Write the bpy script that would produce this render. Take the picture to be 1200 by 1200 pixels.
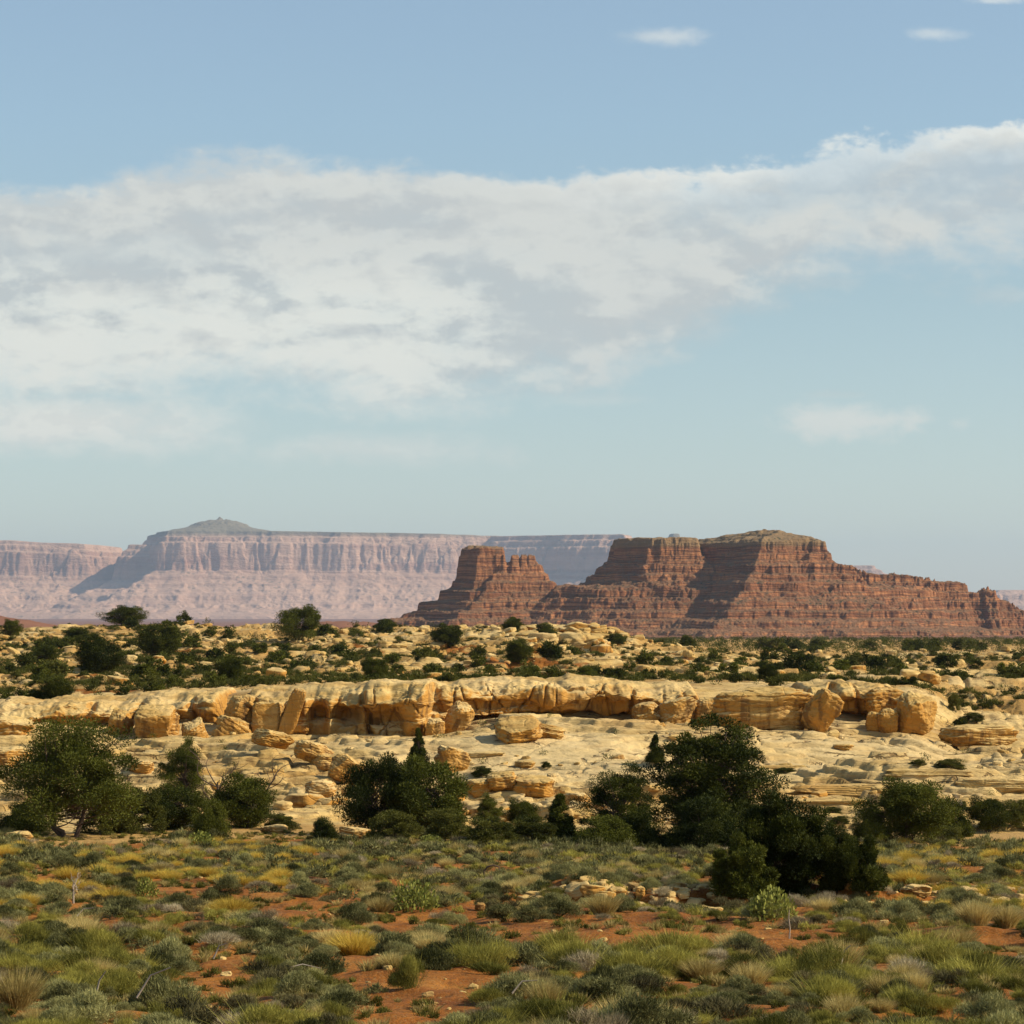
import bpy, math, random
import numpy as np
from mathutils import Vector
R = math.radians
for o in list(bpy.data.objects): bpy.data.objects.remove(o)
S = bpy.context.scene
COL = S.collection
FP, HR = 3403.0, 715.0            # focal length in photo pixels, row of the horizon

# ------------------------------------------------------------------ camera
cd = bpy.data.cameras.new('camera'); cam = bpy.data.objects.new('camera', cd); COL.objects.link(cam)
cam.location = (0, 0, 0); cam.rotation_euler = (R(90), 0, 0)
cd.sensor_width = 36; cd.lens = FP/1200*36
cd.shift_y = (HR-600)/1200; cd.clip_start = 0.5; cd.clip_end = 90000
S.camera = cam

# ------------------------------------------------------------------ sun, exposure
SUN_EL, SUN_AZ = R(36), R(-8)     # azimuth measured from +X, negative is the camera's side
sdir = Vector((math.cos(SUN_EL)*math.cos(SUN_AZ), math.cos(SUN_EL)*math.sin(SUN_AZ), math.sin(SUN_EL)))
sl = bpy.data.lights.new('sun', 'SUN'); sl.energy = 5.0; sl.angle = R(0.53); sl.color = (1, .90, .70)
so = bpy.data.objects.new('sun', sl); COL.objects.link(so)
so.rotation_euler = sdir.to_track_quat('Z', 'Y').to_euler()
S.view_settings.view_transform = 'Standard'; S.view_settings.look = 'None'
S.view_settings.exposure = 0.22; S.view_settings.gamma = 1
S.render.resolution_x = S.render.resolution_y = 1024

# ------------------------------------------------------------------ node helper
class NT:
    def __init__(s, tree): s.t = tree; s.n = tree.nodes; s.l = tree.links
    def node(s, typ, **k):
        n = s.n.new(typ)
        for a, v in k.items(): setattr(n, a, v)
        return n
    def put(s, sock, v):
        if hasattr(v, 'is_linked') or hasattr(v, 'links'): s.l.new(v, sock)
        elif v is not None:
            if hasattr(sock.default_value, '__len__') and not hasattr(v, '__len__'): v = (v, v, v)
            if hasattr(v, '__len__') and len(sock.default_value) == 4 and len(v) == 3: v = (*v, 1)
            sock.default_value = v
    def m(s, op, a, b=None, c=None, clamp=False):
        n = s.node('ShaderNodeMath', operation=op, use_clamp=clamp)
        for i, v in enumerate((a, b, c)):
            if v is not None: s.put(n.inputs[i], v)
        return n.outputs[0]
    def noise(s, vec, scale, detail=5, rough=.55, dist=0.0, col=False):
        n = s.node('ShaderNodeTexNoise')
        s.put(n.inputs['Vector'], vec); n.inputs['Scale'].default_value = scale
        n.inputs['Detail'].default_value = detail; n.inputs['Roughness'].default_value = rough
        n.inputs['Distortion'].default_value = dist
        return n.outputs[1 if col else 0]
    def ss(s, v, a, b, lo=0.0, hi=1.0, typ='SMOOTHSTEP'):
        n = s.node('ShaderNodeMapRange', interpolation_type=typ)
        s.put(n.inputs[0], v)
        for i, q in zip((1, 2, 3, 4), (a, b, lo, hi)): s.put(n.inputs[i], q)
        return n.outputs[0]
    def mix(s, f, a, b, mode='MIX'):
        n = s.node('ShaderNodeMix', data_type='RGBA', blend_type=mode)
        s.put(n.inputs[0], f); s.put(n.inputs[6], a); s.put(n.inputs[7], b)
        return n.outputs[2]
    def ramp(s, f, stops, interp='LINEAR'):
        n = s.node('ShaderNodeValToRGB'); n.color_ramp.interpolation = interp
        e = n.color_ramp.elements
        while len(e) < len(stops): e.new(1)
        for el, (p, c) in zip(e, stops): el.position = p; el.color = (*c, 1) if len(c) == 3 else c
        s.put(n.inputs[0], f); return n.outputs[0]
    def xyz(s, v):
        n = s.node('ShaderNodeSeparateXYZ'); s.put(n.inputs[0], v); return n.outputs
    def comb(s, x, y, z):
        n = s.node('ShaderNodeCombineXYZ')
        for i, v in enumerate((x, y, z)): s.put(n.inputs[i], v)
        return n.outputs[0]

# ------------------------------------------------------------------ sky with clouds
W = bpy.data.worlds.new('World'); S.world = W; W.use_nodes = True
W.node_tree.nodes.clear(); w = NT(W.node_tree)
STR = 0.12
sky = w.node('ShaderNodeTexSky', sky_type='NISHITA', sun_disc=False)
sky.sun_elevation = SUN_EL; sky.sun_rotation = R(90)-SUN_AZ
sky.altitude = 1500; sky.air_density = 1.0; sky.dust_density = 1.2; sky.ozone_density = 1.5
tc = w.node('ShaderNodeTexCoord'); dx, dy, dz = w.xyz(tc.outputs['Generated'])
dyc = w.m('MAXIMUM', dy, 0.2)
P = w.m('ADD', w.m('MULTIPLY', w.m('DIVIDE', dx, dyc), FP/1000), .600)
Q = w.m('SUBTRACT', HR/1000, w.m('MULTIPLY', w.m('DIVIDE', dz, dyc), FP/1000))
def curve(pts):
    n = w.node('ShaderNodeFloatCurve'); c = n.mapping.curves[0]
    P01 = w.ss(P, -.5, 1.7, typ='LINEAR'); w.put(n.inputs['Value'], P01)
    pts = [((x+.5)/2.2, y) for x, y in pts]
    c.points[0].location = pts[0]; c.points[1].location = pts[-1]
    for p in pts[1:-1]: c.points.new(*p)
    n.mapping.update(); return n.outputs[0]
top = curve([(-.5,.23),(0,.212),(.10,.203),(.17,.188),(.32,.174),(.45,.192),(.65,.207),(.78,.203),(.86,.197),(.95,.178),(1.06,.152),(1.2,.142),(1.7,.12)])
bot = curve([(-.5,.44),(0,.450),(.3,.452),(.5,.462),(.6,.455),(.72,.42),(.83,.375),(.90,.325),(1.0,.305),(1.2,.30),(1.7,.31)])
vec = w.comb(P, w.m('MULTIPLY', Q, 2.0), 0.37)
n1 = w.noise(vec, 7.0, 9, .58, .15)
n2 = w.noise(w.comb(P, w.m('MULTIPLY', Q, 2.2), 4.1), 5.0, 9, .58, .1)
vec2 = w.comb(w.m('ADD', P, .010), w.m('SUBTRACT', w.m('MULTIPLY', Q, 2.0), .030), 0.37)
n1b = w.noise(vec2, 7.0, 9, .58, .15)
n3 = w.noise(w.comb(P, w.m('MULTIPLY', Q, 1.5), 8.3), 26.0, 6, .6, .2)
nn = w.m('ADD', w.m('MULTIPLY', w.m('SUBTRACT', n1, .5), .085), w.m('MULTIPLY', w.m('SUBTRACT', n3, .5), .050))
tt = w.m('ADD', w.m('SUBTRACT', Q, top), nn)
bb = w.m('ADD', w.m('SUBTRACT', bot, Q), w.m('MULTIPLY', nn, 1.6))
covT = w.ss(tt, -.004, w.ss(P, .3, .9, .030, .012)); covB = w.ss(bb, -.045, .040)
# the left end of the upper edge is soft, the right one crisp and white
thin = w.ss(n2, .30, .60, .80, 1.0)
cov = w.m('MULTIPLY', w.m('MULTIPLY', covT, covB), thin)
hole = w.ss(w.m('ADD', P, w.m('MULTIPLY', Q, -.55)), .50, .80, 0, .38)    # thinner towards the right underside
cov = w.m('MULTIPLY', cov, w.m('SUBTRACT', 1.0, w.m('MULTIPLY', hole, w.ss(n1, .36, .60, 1, 0))))
def wisp(p, q, a, b, op, amp=2.2, soft=.9):
    ex = w.m('DIVIDE', w.m('SUBTRACT', P, p), a); ey = w.m('DIVIDE', w.m('SUBTRACT', Q, q), b)
    r = w.m('SQRT', w.m('ADD', w.m('MULTIPLY', ex, ex), w.m('MULTIPLY', ey, ey)))
    v = w.m('ADD', w.m('SUBTRACT', 1.0, r), w.m('MULTIPLY', w.m('SUBTRACT', n1, .5), amp))
    v = w.m('ADD', v, w.m('MULTIPLY', w.m('SUBTRACT', n3, .5), amp*.7))
    return w.ss(v, 0, soft, 0, op)
for args in [(.08,.497,.28,.050,1.0,1.0),(.45,.528,.22,.030,.55,1.4),(.775,.043,.075,.016,.55,1.5),(1.095,.040,.04,.012,.45,1.5),
             (1.01,.493,.13,.026,.8,2.2),(1.17,.345,.08,.018,.30),(.70,.468,.09,.014,.30),(.98,.462,.05,.007,.25),(1.17,0,.05,.008,.5),
             (.55,.425,.25,.03,.3),(.95,.33,.12,.02,.3)]:
    cov = w.m('MAXIMUM', cov, wisp(*args))
low = w.m('MULTIPLY', w.ss(Q, .27, .37), w.ss(P, .75, .45))
lit = w.ss(w.m('ADD', w.m('ADD', n2, w.m('MULTIPLY', low, .10)), w.m('MULTIPLY', w.m('SUBTRACT', n3, .5), .5)), .40, .60)
relief = w.m('MULTIPLY', w.m('SUBTRACT', n1, n1b), 5.0)
lit = w.m('ADD', lit, relief, clamp=True)
edge = w.m('MULTIPLY', w.ss(tt, .0, .045, 1, 0), w.ss(P, .45, 1.0, .25, 1.0))
lit = w.m('MULTIPLY', lit, w.m('ADD', .5, w.m('MULTIPLY', low, .5)))
lit = w.m('MAXIMUM', lit, edge)
lit = w.m('MAXIMUM', lit, w.ss(Q, .455, .475, 0, .8))
ccol = w.mix(lit, (.50, .515, .50), (.73, .73, .66))
ccol = w.mix(w.m('MULTIPLY', edge, .8), ccol, (.80, .80, .74))
tint = w.ramp(w.ss(dz, 0, .22, typ='LINEAR'), [(0, (.90, .88, .90)), (.25, (.93, .90, .83)), (.5, (.97, .93, .80)), (.75, (1.1, 1.06, .92)), (1, (1.2, 1.12, .97))])
sc = w.mix(1.0, sky.outputs[0], tint, 'MULTIPLY')
k = w.node('ShaderNodeVectorMath', operation='SCALE'); w.put(k.inputs[0], ccol); k.inputs[3].default_value = 1/STR
front = w.m('MULTIPLY', w.ss(dy, .2, .5), w.m('MULTIPLY', cov, .93))
fin = w.mix(front, sc, k.outputs[0])
bg = w.node('ShaderNodeBackground'); w.put(bg.inputs[0], fin); bg.inputs[1].default_value = STR
wo = w.node('ShaderNodeOutputWorld'); w.l.new(bg.outputs[0], wo.inputs[0])

# ------------------------------------------------------------------ noise in numpy
_rng = np.random.RandomState(7)
PERM = np.tile(_rng.permutation(256), 3).astype(np.int32)
G3 = _rng.normal(size=(256, 3)); G3 /= np.linalg.norm(G3, axis=1)[:, None]; G3 = G3.astype(np.float32)
def perlin(x, y, z=0.0):
    x = np.asarray(x, np.float64); y = np.asarray(y, np.float64)
    z = np.asarray(z, np.float64)
    if z.ndim == 0:
        ang = np.arctan2(G3[:, 1], G3[:, 0]); gx, gy = np.cos(ang), np.sin(ang)
        zo = int(float(z)*37) % 256
        xi = np.floor(x).astype(np.int64); yi = np.floor(y).astype(np.int64)
        xf = x-xi; yf = y-yi; u = xf**3*(xf*(xf*6-15)+10); v = yf**3*(yf*(yf*6-15)+10)
        def g(i, j):
            h = PERM[PERM[PERM[(xi+i) & 255]+((yi+j) & 255)]+zo]
            return gx[h]*(xf-i)+gy[h]*(yf-j)
        a = g(0, 0); b = g(1, 0); c = g(0, 1); d = g(1, 1)
        return 1.5*((a+(b-a)*u)+((c+(d-c)*u)-(a+(b-a)*u))*v)
    xi = np.floor(x).astype(np.int64); yi = np.floor(y).astype(np.int64); zi = np.floor(z).astype(np.int64)
    xf = x-xi; yf = y-yi; zf = z-zi
    f = lambda t: t**3*(t*(t*6-15)+10)
    u, v, ww = f(xf), f(yf), f(zf)
    def g(i, j, k):
        h = PERM[PERM[PERM[(xi+i) & 255]+((yi+j) & 255)]+((zi+k) & 255)]; q = G3[h]
        return q[..., 0]*(xf-i)+q[..., 1]*(yf-j)+q[..., 2]*(zf-k)
    L = lambda a, b, t: a+(b-a)*t
    return 1.5*L(L(L(g(0,0,0), g(1,0,0), u), L(g(0,1,0), g(1,1,0), u), v), L(L(g(0,0,1), g(1,0,1), u), L(g(0,1,1), g(1,1,1), u), v), ww)
def fbm(x, y, z=0.0, o=4, lac=2.03, gain=.5):
    s = 0; a = 1.0; zz = z
    for i in range(o):
        s = s+a*perlin(x, y, zz if np.ndim(zz) else zz+i*1.7); x = np.asarray(x)*lac+3.1; y = np.asarray(y)*lac+1.7
        if np.ndim(zz): zz = zz*lac+5.3
        a *= gain
    return s
def ridged(x, y, z=0.0, o=3):
    s = 0; a = 1.0
    for i in range(o):
        s = s+a*(1-2*np.abs(perlin(x, y, z if np.ndim(z) else z+i*2.3))); x = x*2.1+5; y = y*2.1+9
        if np.ndim(z): z = z*2.1+2
        a *= .5
    return s
def sst(x, a, b):
    t = np.clip((np.asarray(x)-a)/(b-a), 0, 1); return t*t*(3-2*t)
def terr(q, s, lo=.72):
    f = q/s; i = np.floor(f); return s*(i+sst(f-i, lo, 1.0))

# ------------------------------------------------------------------ terrain height
Z = lambda Y, row: -(row-HR)/FP*Y
NEAR = [(-60,None,-1.9),(-10,None,-1.8),(12,None,-2.7),(20,None,-3.4),(26,1250),(30,1197),(38,1137),(48,1085),(55,1064),(62,1043),(75,1019),(90,996),(102,980)]
NEARR = NEAR[:-2]+[(90,1003),(102,988)]
FARL = [(480,741),(560,752),(700,757),(1200,754),(2500,748),(6000,735),(14000,728.5),(32000,722)]
COLS = {
 -900: NEAR+[(112,962),(125,945),(140,920),(155,885),(166,850),(174,820),(190,812),(215,802),(255,792),(300,779),(350,765),(400,750),(440,736)]+FARL,
 0:   NEAR+[(112,962),(125,945),(140,917),(152,893),(162,872),(170,845),(178,822),(195,812),(215,802),(255,792),(300,779),(350,765),(400,750),(440,736)]+FARL,
 230: NEAR+[(112,964),(125,947),(140,917),(152,892),(162,874),(168,850),(174,818),(190,810),(215,801),(255,790),(300,778),(350,764),(400,750),(440,737)]+FARL,
 330: NEAR+[(112,966),(125,950),(140,915),(152,888),(163,864),(167,858),(174,808),(190,804),(215,799),(255,789),(300,777),(350,764),(400,751),(440,738)]+FARL,
 480: NEAR+[(112,968),(125,950),(140,905),(152,878),(163,862),(167,857),(174,804),(190,801),(215,797),(255,788),(300,776),(350,763),(395,750),(430,739)]+FARL,
 600: NEAR+[(112,970),(125,950),(140,900),(152,868),(163,848),(168,843),(174,803),(190,799),(215,795),(255,786),(300,774),(350,759),(385,742),(410,737)]+FARL,
 680: NEAR+[(112,970),(125,945),(140,898),(152,866),(163,847),(168,843),(174,804),(190,799),(215,795),(255,787),(300,777),(345,763),(385,750),(410,747)]+FARL,
 790: NEARR+[(112,970),(125,945),(140,903),(152,872),(163,850),(168,846),(174,806),(190,800),(215,795),(255,790),(300,785),(345,772),(385,764),(410,762),(480,766),(560,763),(700,758),(1200,753),(2500,748),(6000,735),(14000,728.5),(32000,722)],
 920: NEARR+[(112,972),(125,948),(140,912),(152,882),(163,856),(168,848),(175,808),(190,801),(215,796),(255,792),(300,787),(350,780),(420,773),(480,768),(560,763),(700,758),(1200,752.5),(2500,748),(6000,735),(14000,728.5),(32000,722)],
 1060: NEARR+[(112,973),(125,950),(140,915),(152,888),(163,866),(170,852),(177,815),(192,804),(215,797),(255,792),(300,787),(350,780),(420,773),(480,768),(560,763),(700,758),(1200,752.5),(2500,748),(6000,735),(14000,728.5),(32000,722)],
 1130: NEARR+[(112,973),(125,950),(140,922),(152,902),(163,886),(175,866),(190,838),(205,816),(225,803),(255,796),(300,789),(350,781),(420,774),(480,768),(560,763),(700,758),(1200,752.5),(2500,748),(6000,735),(14000,728.5),(32000,722)],
}
COLS[2100] = COLS[1130]
YY = np.concatenate([np.linspace(-60,20,40,endpoint=False), np.linspace(20,480,920,endpoint=False), np.geomspace(480,32000,300)])
cx = sorted(COLS); TAB = []
for c in cx:
    ys = [p[0] for p in COLS[c]]; zs = [p[2] if len(p) == 3 else Z(p[0], p[1]) for p in COLS[c]]
    t = np.interp(YY, ys, zs)
    k = np.array([1, 4, 6, 4, 1])/16.
    for _ in range(3): t[2:-2] = np.convolve(t, k, 'valid')
    TAB.append(t)
TAB = np.array(TAB); cxa = np.array(cx, float)
def base(X, Y):
    X = np.asarray(X, float); Y = np.asarray(Y, float)
    px = np.clip(600+FP*X/np.maximum(Y, 25.), cx[0]+1, cx[-1]-1)
    j = np.clip(np.searchsorted(cxa, px)-1, 0, len(cx)-2)
    f = (px-cxa[j])/(cxa[j+1]-cxa[j]); f = f*f*(3-2*f)
    i = np.clip(np.searchsorted(YY, Y)-1, 0, len(YY)-2); g = np.clip((Y-YY[i])/(YY[i+1]-YY[i]), 0, 1)
    a = TAB[j, i]*(1-g)+TAB[j, i+1]*g; b = TAB[j+1, i]*(1-g)+TAB[j+1, i+1]*g
    return a*(1-f)+b*f
def H(X, Y):
    X = np.asarray(X, float); Y = np.asarray(Y, float)
    z = base(X, Y); px = 600+FP*X/np.maximum(Y, 25.)
    wf = sst(Y, 112, 96)
    z = z + wf*(.16*fbm(X/3.2, Y/3.2, 1.0, 4)+.03*fbm(X/.5, Y/.5, 2.0, 2))
    # small broken ledge in the foreground
    lx = X+.8*fbm(Y/3, X/5, 3.0, 2); yl = 55.5+1.4*fbm(X/3.0, 0*X, 4.0, 3)+.3*np.abs(X-3)**.8
    amp = .36*sst(px, 610, 690)*sst(px, 1190, 1000)*(.75+.4*perlin(X/2.1, 0*X+3, 1.))
    z = z+amp*(sst(Y, yl, yl+.35)*sst(Y, yl+16, yl+2)-.45*sst(Y, yl-3, yl)*sst(Y, yl+.5, yl))
    # slickrock: domes and thin bedding ledges
    ws = sst(Y, 106, 122)*sst(Y, 172, 160)+sst(px, 1050, 1130)*sst(Y, 165, 172)*sst(Y, 260, 200)
    ws = np.clip(ws, 0, 1)
    smooth = np.exp(-((px-640)/170.)**2-((Y-147)/12.)**2)+.75*np.exp(-((px-1010)/110.)**2-((Y-152)/9.)**2)
    q = 1.25*fbm(X/17+.3*perlin(X/9, Y/9, 5.), Y/9., 6.0, 4)+.3*ridged(X/9, Y/5.5, 6.5, 2)
    qq = q+.13*fbm(X/2, Y/2, 7., 3); t1 = terr(qq, .42, .84); fr = (qq/.42) % 1; t1 = t1-.10*np.exp(-((fr-.78)/.08)**2)
    kq = .9*(1-.75*np.clip(smooth, 0, 1))
    z = z+ws*((1-.45*np.clip(smooth, 0, 1))*(q*(1-kq)+t1*kq)*.85+.09*fbm(X/1.3, Y/.8, 8.0, 4)*(1-.6*np.clip(smooth, 0, 1)))
    jn = np.maximum(np.exp(-(perlin(X/7.3+.2*z, Y/5.1, 14.)/.045)**2), .8*np.exp(-(perlin(X/5.2, Y/8.4+4, 15.)/.04)**2))*np.clip(.4+fbm(X/11, Y/11, 16., 2), 0, 1)
    z = z-ws*.32*jn*(1-.5*np.clip(smooth, 0, 1))
    # bench and rubble ground: broken ledges
    wb = sst(Y, 176, 205)*sst(Y, 620, 430)
    q = 1.3*fbm(X/22, Y/16, 9.0, 5); t1 = terr(q+.3*fbm(X/3, Y/3, 9.5, 2), .55, .82)
    jb = np.maximum(np.exp(-(perlin(X/4.3, Y/6.1, 17.)/.07)**2), np.exp(-(perlin(X/6.2, Y/4.4+4, 18.)/.07)**2)); z = z-wb*.38*jb
    z = z+wb*(.35*q+.65*t1)*sst(Y, 180, 260)*.9+wb*.26*ridged(X/3.7, Y/3.7, 10., 4)*.6
    wp = sst(Y, 430, 700); z = z+wp*(.8*fbm(X/45, Y/60, 11., 4))*sst(Y, 6000, 2500)
    # low red hills beyond the crest on the left
    z = z+20*np.exp(-np.clip((px+60)/150., 0, 9)**2)*np.exp(-((Y-2300)/170.)**2)*(1+.12*fbm(X/30, Y/60, 12., 3))
    z = z+12.5*np.exp(-((px-400)/110.)**4)*np.exp(-((Y-2250)/170.)**2)*(1+.2*fbm(X/30, Y/60, 13., 3))
    return z
YS = np.concatenate([np.linspace(24, 130, 700), np.linspace(130.2, 480, 1400), np.geomspace(482, 30000, 500)])
def place(px, row):
    """ground point the camera sees at this photo pixel"""
    X = (px-600)/FP*YS; z = H(X, YS); r = HR-FP*z/YS
    rm = np.minimum.accumulate(r); i = int(np.argmax(rm <= row)) if (rm <= row).any() else len(YS)-1
    if i == 0: return X[0], YS[0], z[0]
    return X[i], YS[i], z[i]
def at(px, Y, dz=0.0):
    X = (px-600)/FP*Y; return X, Y, float(H(X, Y))+dz

# ------------------------------------------------------------------ mesh helpers
def mk(name, V, F, mat, parent=None, smooth=True, loc=(0, 0, 0), rot=(0, 0, 0), attrs=None, mats=None, midx=None):
    V = np.asarray(V, np.float32); F = np.asarray(F, np.int32)
    me = bpy.data.meshes.new(name); me.vertices.add(len(V)); me.vertices.foreach_set('co', V.ravel())
    k = F.shape[1]; me.loops.add(F.size); me.loops.foreach_set('vertex_index', F.ravel())
    me.polygons.add(len(F)); me.polygons.foreach_set('loop_start', np.arange(0, F.size, k, dtype=np.int32))
    me.polygons.foreach_set('use_smooth', np.full(len(F), smooth, bool))
    me.materials.append(mat)
    if attrs:
        for n, a in attrs.items():
            if a.ndim == 1: at_ = me.attributes.new(n, 'FLOAT', 'POINT'); at_.data.foreach_set('value', a.astype(np.float32))
            else:
                at_ = me.attributes.new(n, 'FLOAT_COLOR', 'POINT'); at_.data.foreach_set('color', a.astype(np.float32).ravel())
    me.update(calc_edges=True); me.validate()
    o = bpy.data.objects.new(name, me); COL.objects.link(o); o.parent = parent
    o.location = loc; o.rotation_euler = rot
    return o
def tag(o, label=None, cat=None, group=None, kind=None):
    for k_, v in (('label', label), ('category', cat), ('group', group), ('kind', kind)):
        if v: o[k_] = v
    return o
def empty(name, loc, rz=0.0, sc=1.0):
    o = bpy.data.objects.new(name, None); COL.objects.link(o); o.location = loc; o.rotation_euler = (0, 0, rz)
    o.scale = (sc, sc, sc) if not hasattr(sc, '__len__') else sc; o.empty_display_size = .3; return o
def gridF(nr, nc):
    i = np.arange(nr*nc).reshape(nr, nc)
    return np.stack([i[:-1, :-1], i[:-1, 1:], i[1:, 1:], i[1:, :-1]], -1).reshape(-1, 4)

# ------------------------------------------------------------------ materials
def material(name):
    m = bpy.data.materials.new(name); m.use_nodes = True; m.node_tree.nodes.clear(); t = NT(m.node_tree)
    b = t.node('ShaderNodeBsdfPrincipled'); b.inputs['Specular IOR Level'].default_value = .2
    o = t.node('ShaderNodeOutputMaterial'); t.l.new(b.outputs[0], o.inputs[0]); t.b = b; t.o = o; t.m_ = m
    return m, t
def bump(t, h, dist, strength=1.0):
    n = t.node('ShaderNodeBump'); n.inputs['Strength'].default_value = strength; n.inputs['Distance'].default_value = dist
    t.put(n.inputs['Height'], h); t.l.new(n.outputs[0], t.b.inputs['Normal'])
def pos(t): return t.node('ShaderNodeNewGeometry').outputs['Position']
def rock_color(t, p):
    x, y, z = t.xyz(p)
    wob = t.noise(p, .35, 3)
    strat = t.noise(t.comb(t.m('MULTIPLY', x, .10), t.m('MULTIPLY', y, .10), t.m('ADD', t.m('MULTIPLY', z, 2.6), t.m('MULTIPLY', wob, 1.2))), 1.0, 5, .6)
    big = t.noise(p, .11, 4, .6); mid = t.noise(p, 1.3, 5, .65)
    c = t.ramp(strat, [(.28, (.29, .155, .042)), (.45, (.47, .300, .095)), (.62, (.61, .425, .165)), (.8, (.36, .210, .062))])
    c = t.mix(t.ss(big, .48, .66, 0, .55), c, (.68, .50, .24))
    c = t.mix(t.ss(big, .46, .33, 0, .55), c, (.42, .215, .050))
    c = t.mix(t.ss(mid, .52, .70, 0, .75), c, (.22, .125, .045))
    return c, strat, mid
def rock_bump(t, p, strat, d=.10):
    x, y, z = t.xyz(p)
    f = t.noise(t.comb(t.m('MULTIPLY', x, 2.2), t.m('MULTIPLY', y, 2.2), t.m('MULTIPLY', z, 7)), 1.0, 7, .62)
    vo = t.node('ShaderNodeTexVoronoi', feature='DISTANCE_TO_EDGE'); t.put(vo.inputs['Vector'], t.comb(t.m('MULTIPLY', x, .8), t.m('MULTIPLY', y, .8), t.m('MULTIPLY', z, 2.4))); vo.inputs['Scale'].default_value = .9
    cr = t.ss(vo.outputs[0], 0, .05, 0, .25)
    bump(t, t.m('ADD', t.m('ADD', f, cr), t.m('MULTIPLY', strat, .8)), d)
M = {}
m, t = material('sandstone'); p = pos(t); c, st, mid = rock_color(t, p)
t.put(t.b.inputs['Base Color'], c); t.b.inputs['Roughness'].default_value = .9; rock_bump(t, p, st, .09); M['rock'] = m
# golden, varnish-streaked sandstone of the ledge and the big blocks
m, t = material('golden_sandstone'); p = pos(t); c, st, mid = rock_color(t, p); x, y, z = t.xyz(p)
gm = t.noise(p, .28, 4, .6)
nz = t.xyz(t.node('ShaderNodeNewGeometry').outputs['Normal'])[2]
steep = t.ss(nz, .75, .25)
c = t.mix(t.m('MULTIPLY', steep, t.ss(gm, .30, .55, .35, .9)), c, (.46, .215, .034))
streak = t.noise(t.comb(t.m('MULTIPLY', x, 2.2), t.m('MULTIPLY', y, 2.2), t.m('MULTIPLY', z, .22)), 1.0, 5, .6)
c = t.mix(t.m('MULTIPLY', steep, t.ss(streak, .48, .64, 0, .8)), c, (.17, .085, .028))
t.put(t.b.inputs['Base Color'], c); t.b.inputs['Roughness'].default_value = .85; rock_bump(t, p, st, .08); M['gold'] = m
# ground
m, t = material('desert_ground'); p = pos(t); x, y, z = t.xyz(p)
at_ = t.node('ShaderNodeAttribute', attribute_name='zone'); zr, zg, zb = t.xyz(at_.outputs['Color'])
rc, st, mid = rock_color(t, p)
pale = t.mix(t.noise(p, .5, 5, .6), (.53, .365, .150), (.69, .53, .275))
x1 = t.noise(t.comb(t.m('MULTIPLY', x, .35), y, t.m('MULTIPLY', z, 3)), .8, 6, .6)
pale = t.mix(t.ss(x1, .5, .72, 0, .55), pale, (.46, .30, .12)); pale = t.mix(t.ss(mid, .56, .70, 0, .6), pale, (.34, .21, .085)); rc = t.mix(t.ss(x1, .52, .66, 0, .6), rc, (.27, .155, .055))
rock = t.mix(zg, rc, pale)
n_a = t.noise(p, .7, 5, .6); n_b = t.noise(p, 6, 5, .65); n_c = t.noise(p, 28, 4, .6)
soil = t.ramp(n_a, [(.3, (.17, .050, .006)), (.5, (.27, .090, .010)), (.7, (.36, .145, .022))])
soil = t.mix(t.ss(n_b, .55, .75, 0, .5), soil, (.13, .045, .018))
soil = t.mix(t.ss(n_c, .55, .68, 0, .8), soil, (.34, .21, .08)); soil = t.mix(t.ss(t.noise(p, 17, 4, .7), .56, .66, 0, .8), soil, (.07, .045, .02))
tan = t.mix(t.noise(p, .25, 5, .6), (.34, .185, .050), (.48, .300, .100))
tan = t.mix(t.ss(n_b, .5, .72, 0, .5), tan, (.38, .19, .07))
c = t.mix(t.ss(t.m('ADD', zr, t.m('MULTIPLY', t.m('SUBTRACT', n_a, .5), .5)), .35, .65), tan, soil)
kk = t.ss(t.m('ADD', at_.outputs['Alpha'], t.m('MULTIPLY', t.m('SUBTRACT', n_a, .5), .45)), .42, .56)
c = t.mix(kk, c, rock)
vo = t.node('ShaderNodeTexVoronoi', feature='DISTANCE_TO_EDGE'); wv = t.noise(p, .5, 4, .6, col=True)
wx, wy, wz = t.xyz(wv)
t.put(vo.inputs['Vector'], t.comb(t.m('ADD', t.m('MULTIPLY', x, .16), wx), t.m('ADD', t.m('MULTIPLY', y, .30), wy), t.m('MULTIPLY', z, 1.1))); vo.inputs['Scale'].default_value = 1.0
crk = t.m('MULTIPLY', t.ss(vo.outputs[0], .030, .006), t.m('MULTIPLY', kk, t.ss(t.noise(p, .3, 3), .42, .58)))
c = t.mix(t.m('MULTIPLY', crk, .75), c, (.16, .085, .030))
c = t.mix(zb, c, t.mix(t.noise(p, .012, 5, .6), (.15, .055, .028), (.27, .12, .06)))
t.put(t.b.inputs['Base Color'], c); t.b.inputs['Roughness'].default_value = .95
x2 = t.noise(t.comb(x, y, t.m('MULTIPLY', z, 4)), 2.0, 8, .62)
bump(t, t.m('SUBTRACT', t.m('ADD', x2, t.m('MULTIPLY', st, .8)), t.m('MULTIPLY', crk, .8)), .16); M['ground'] = m
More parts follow.
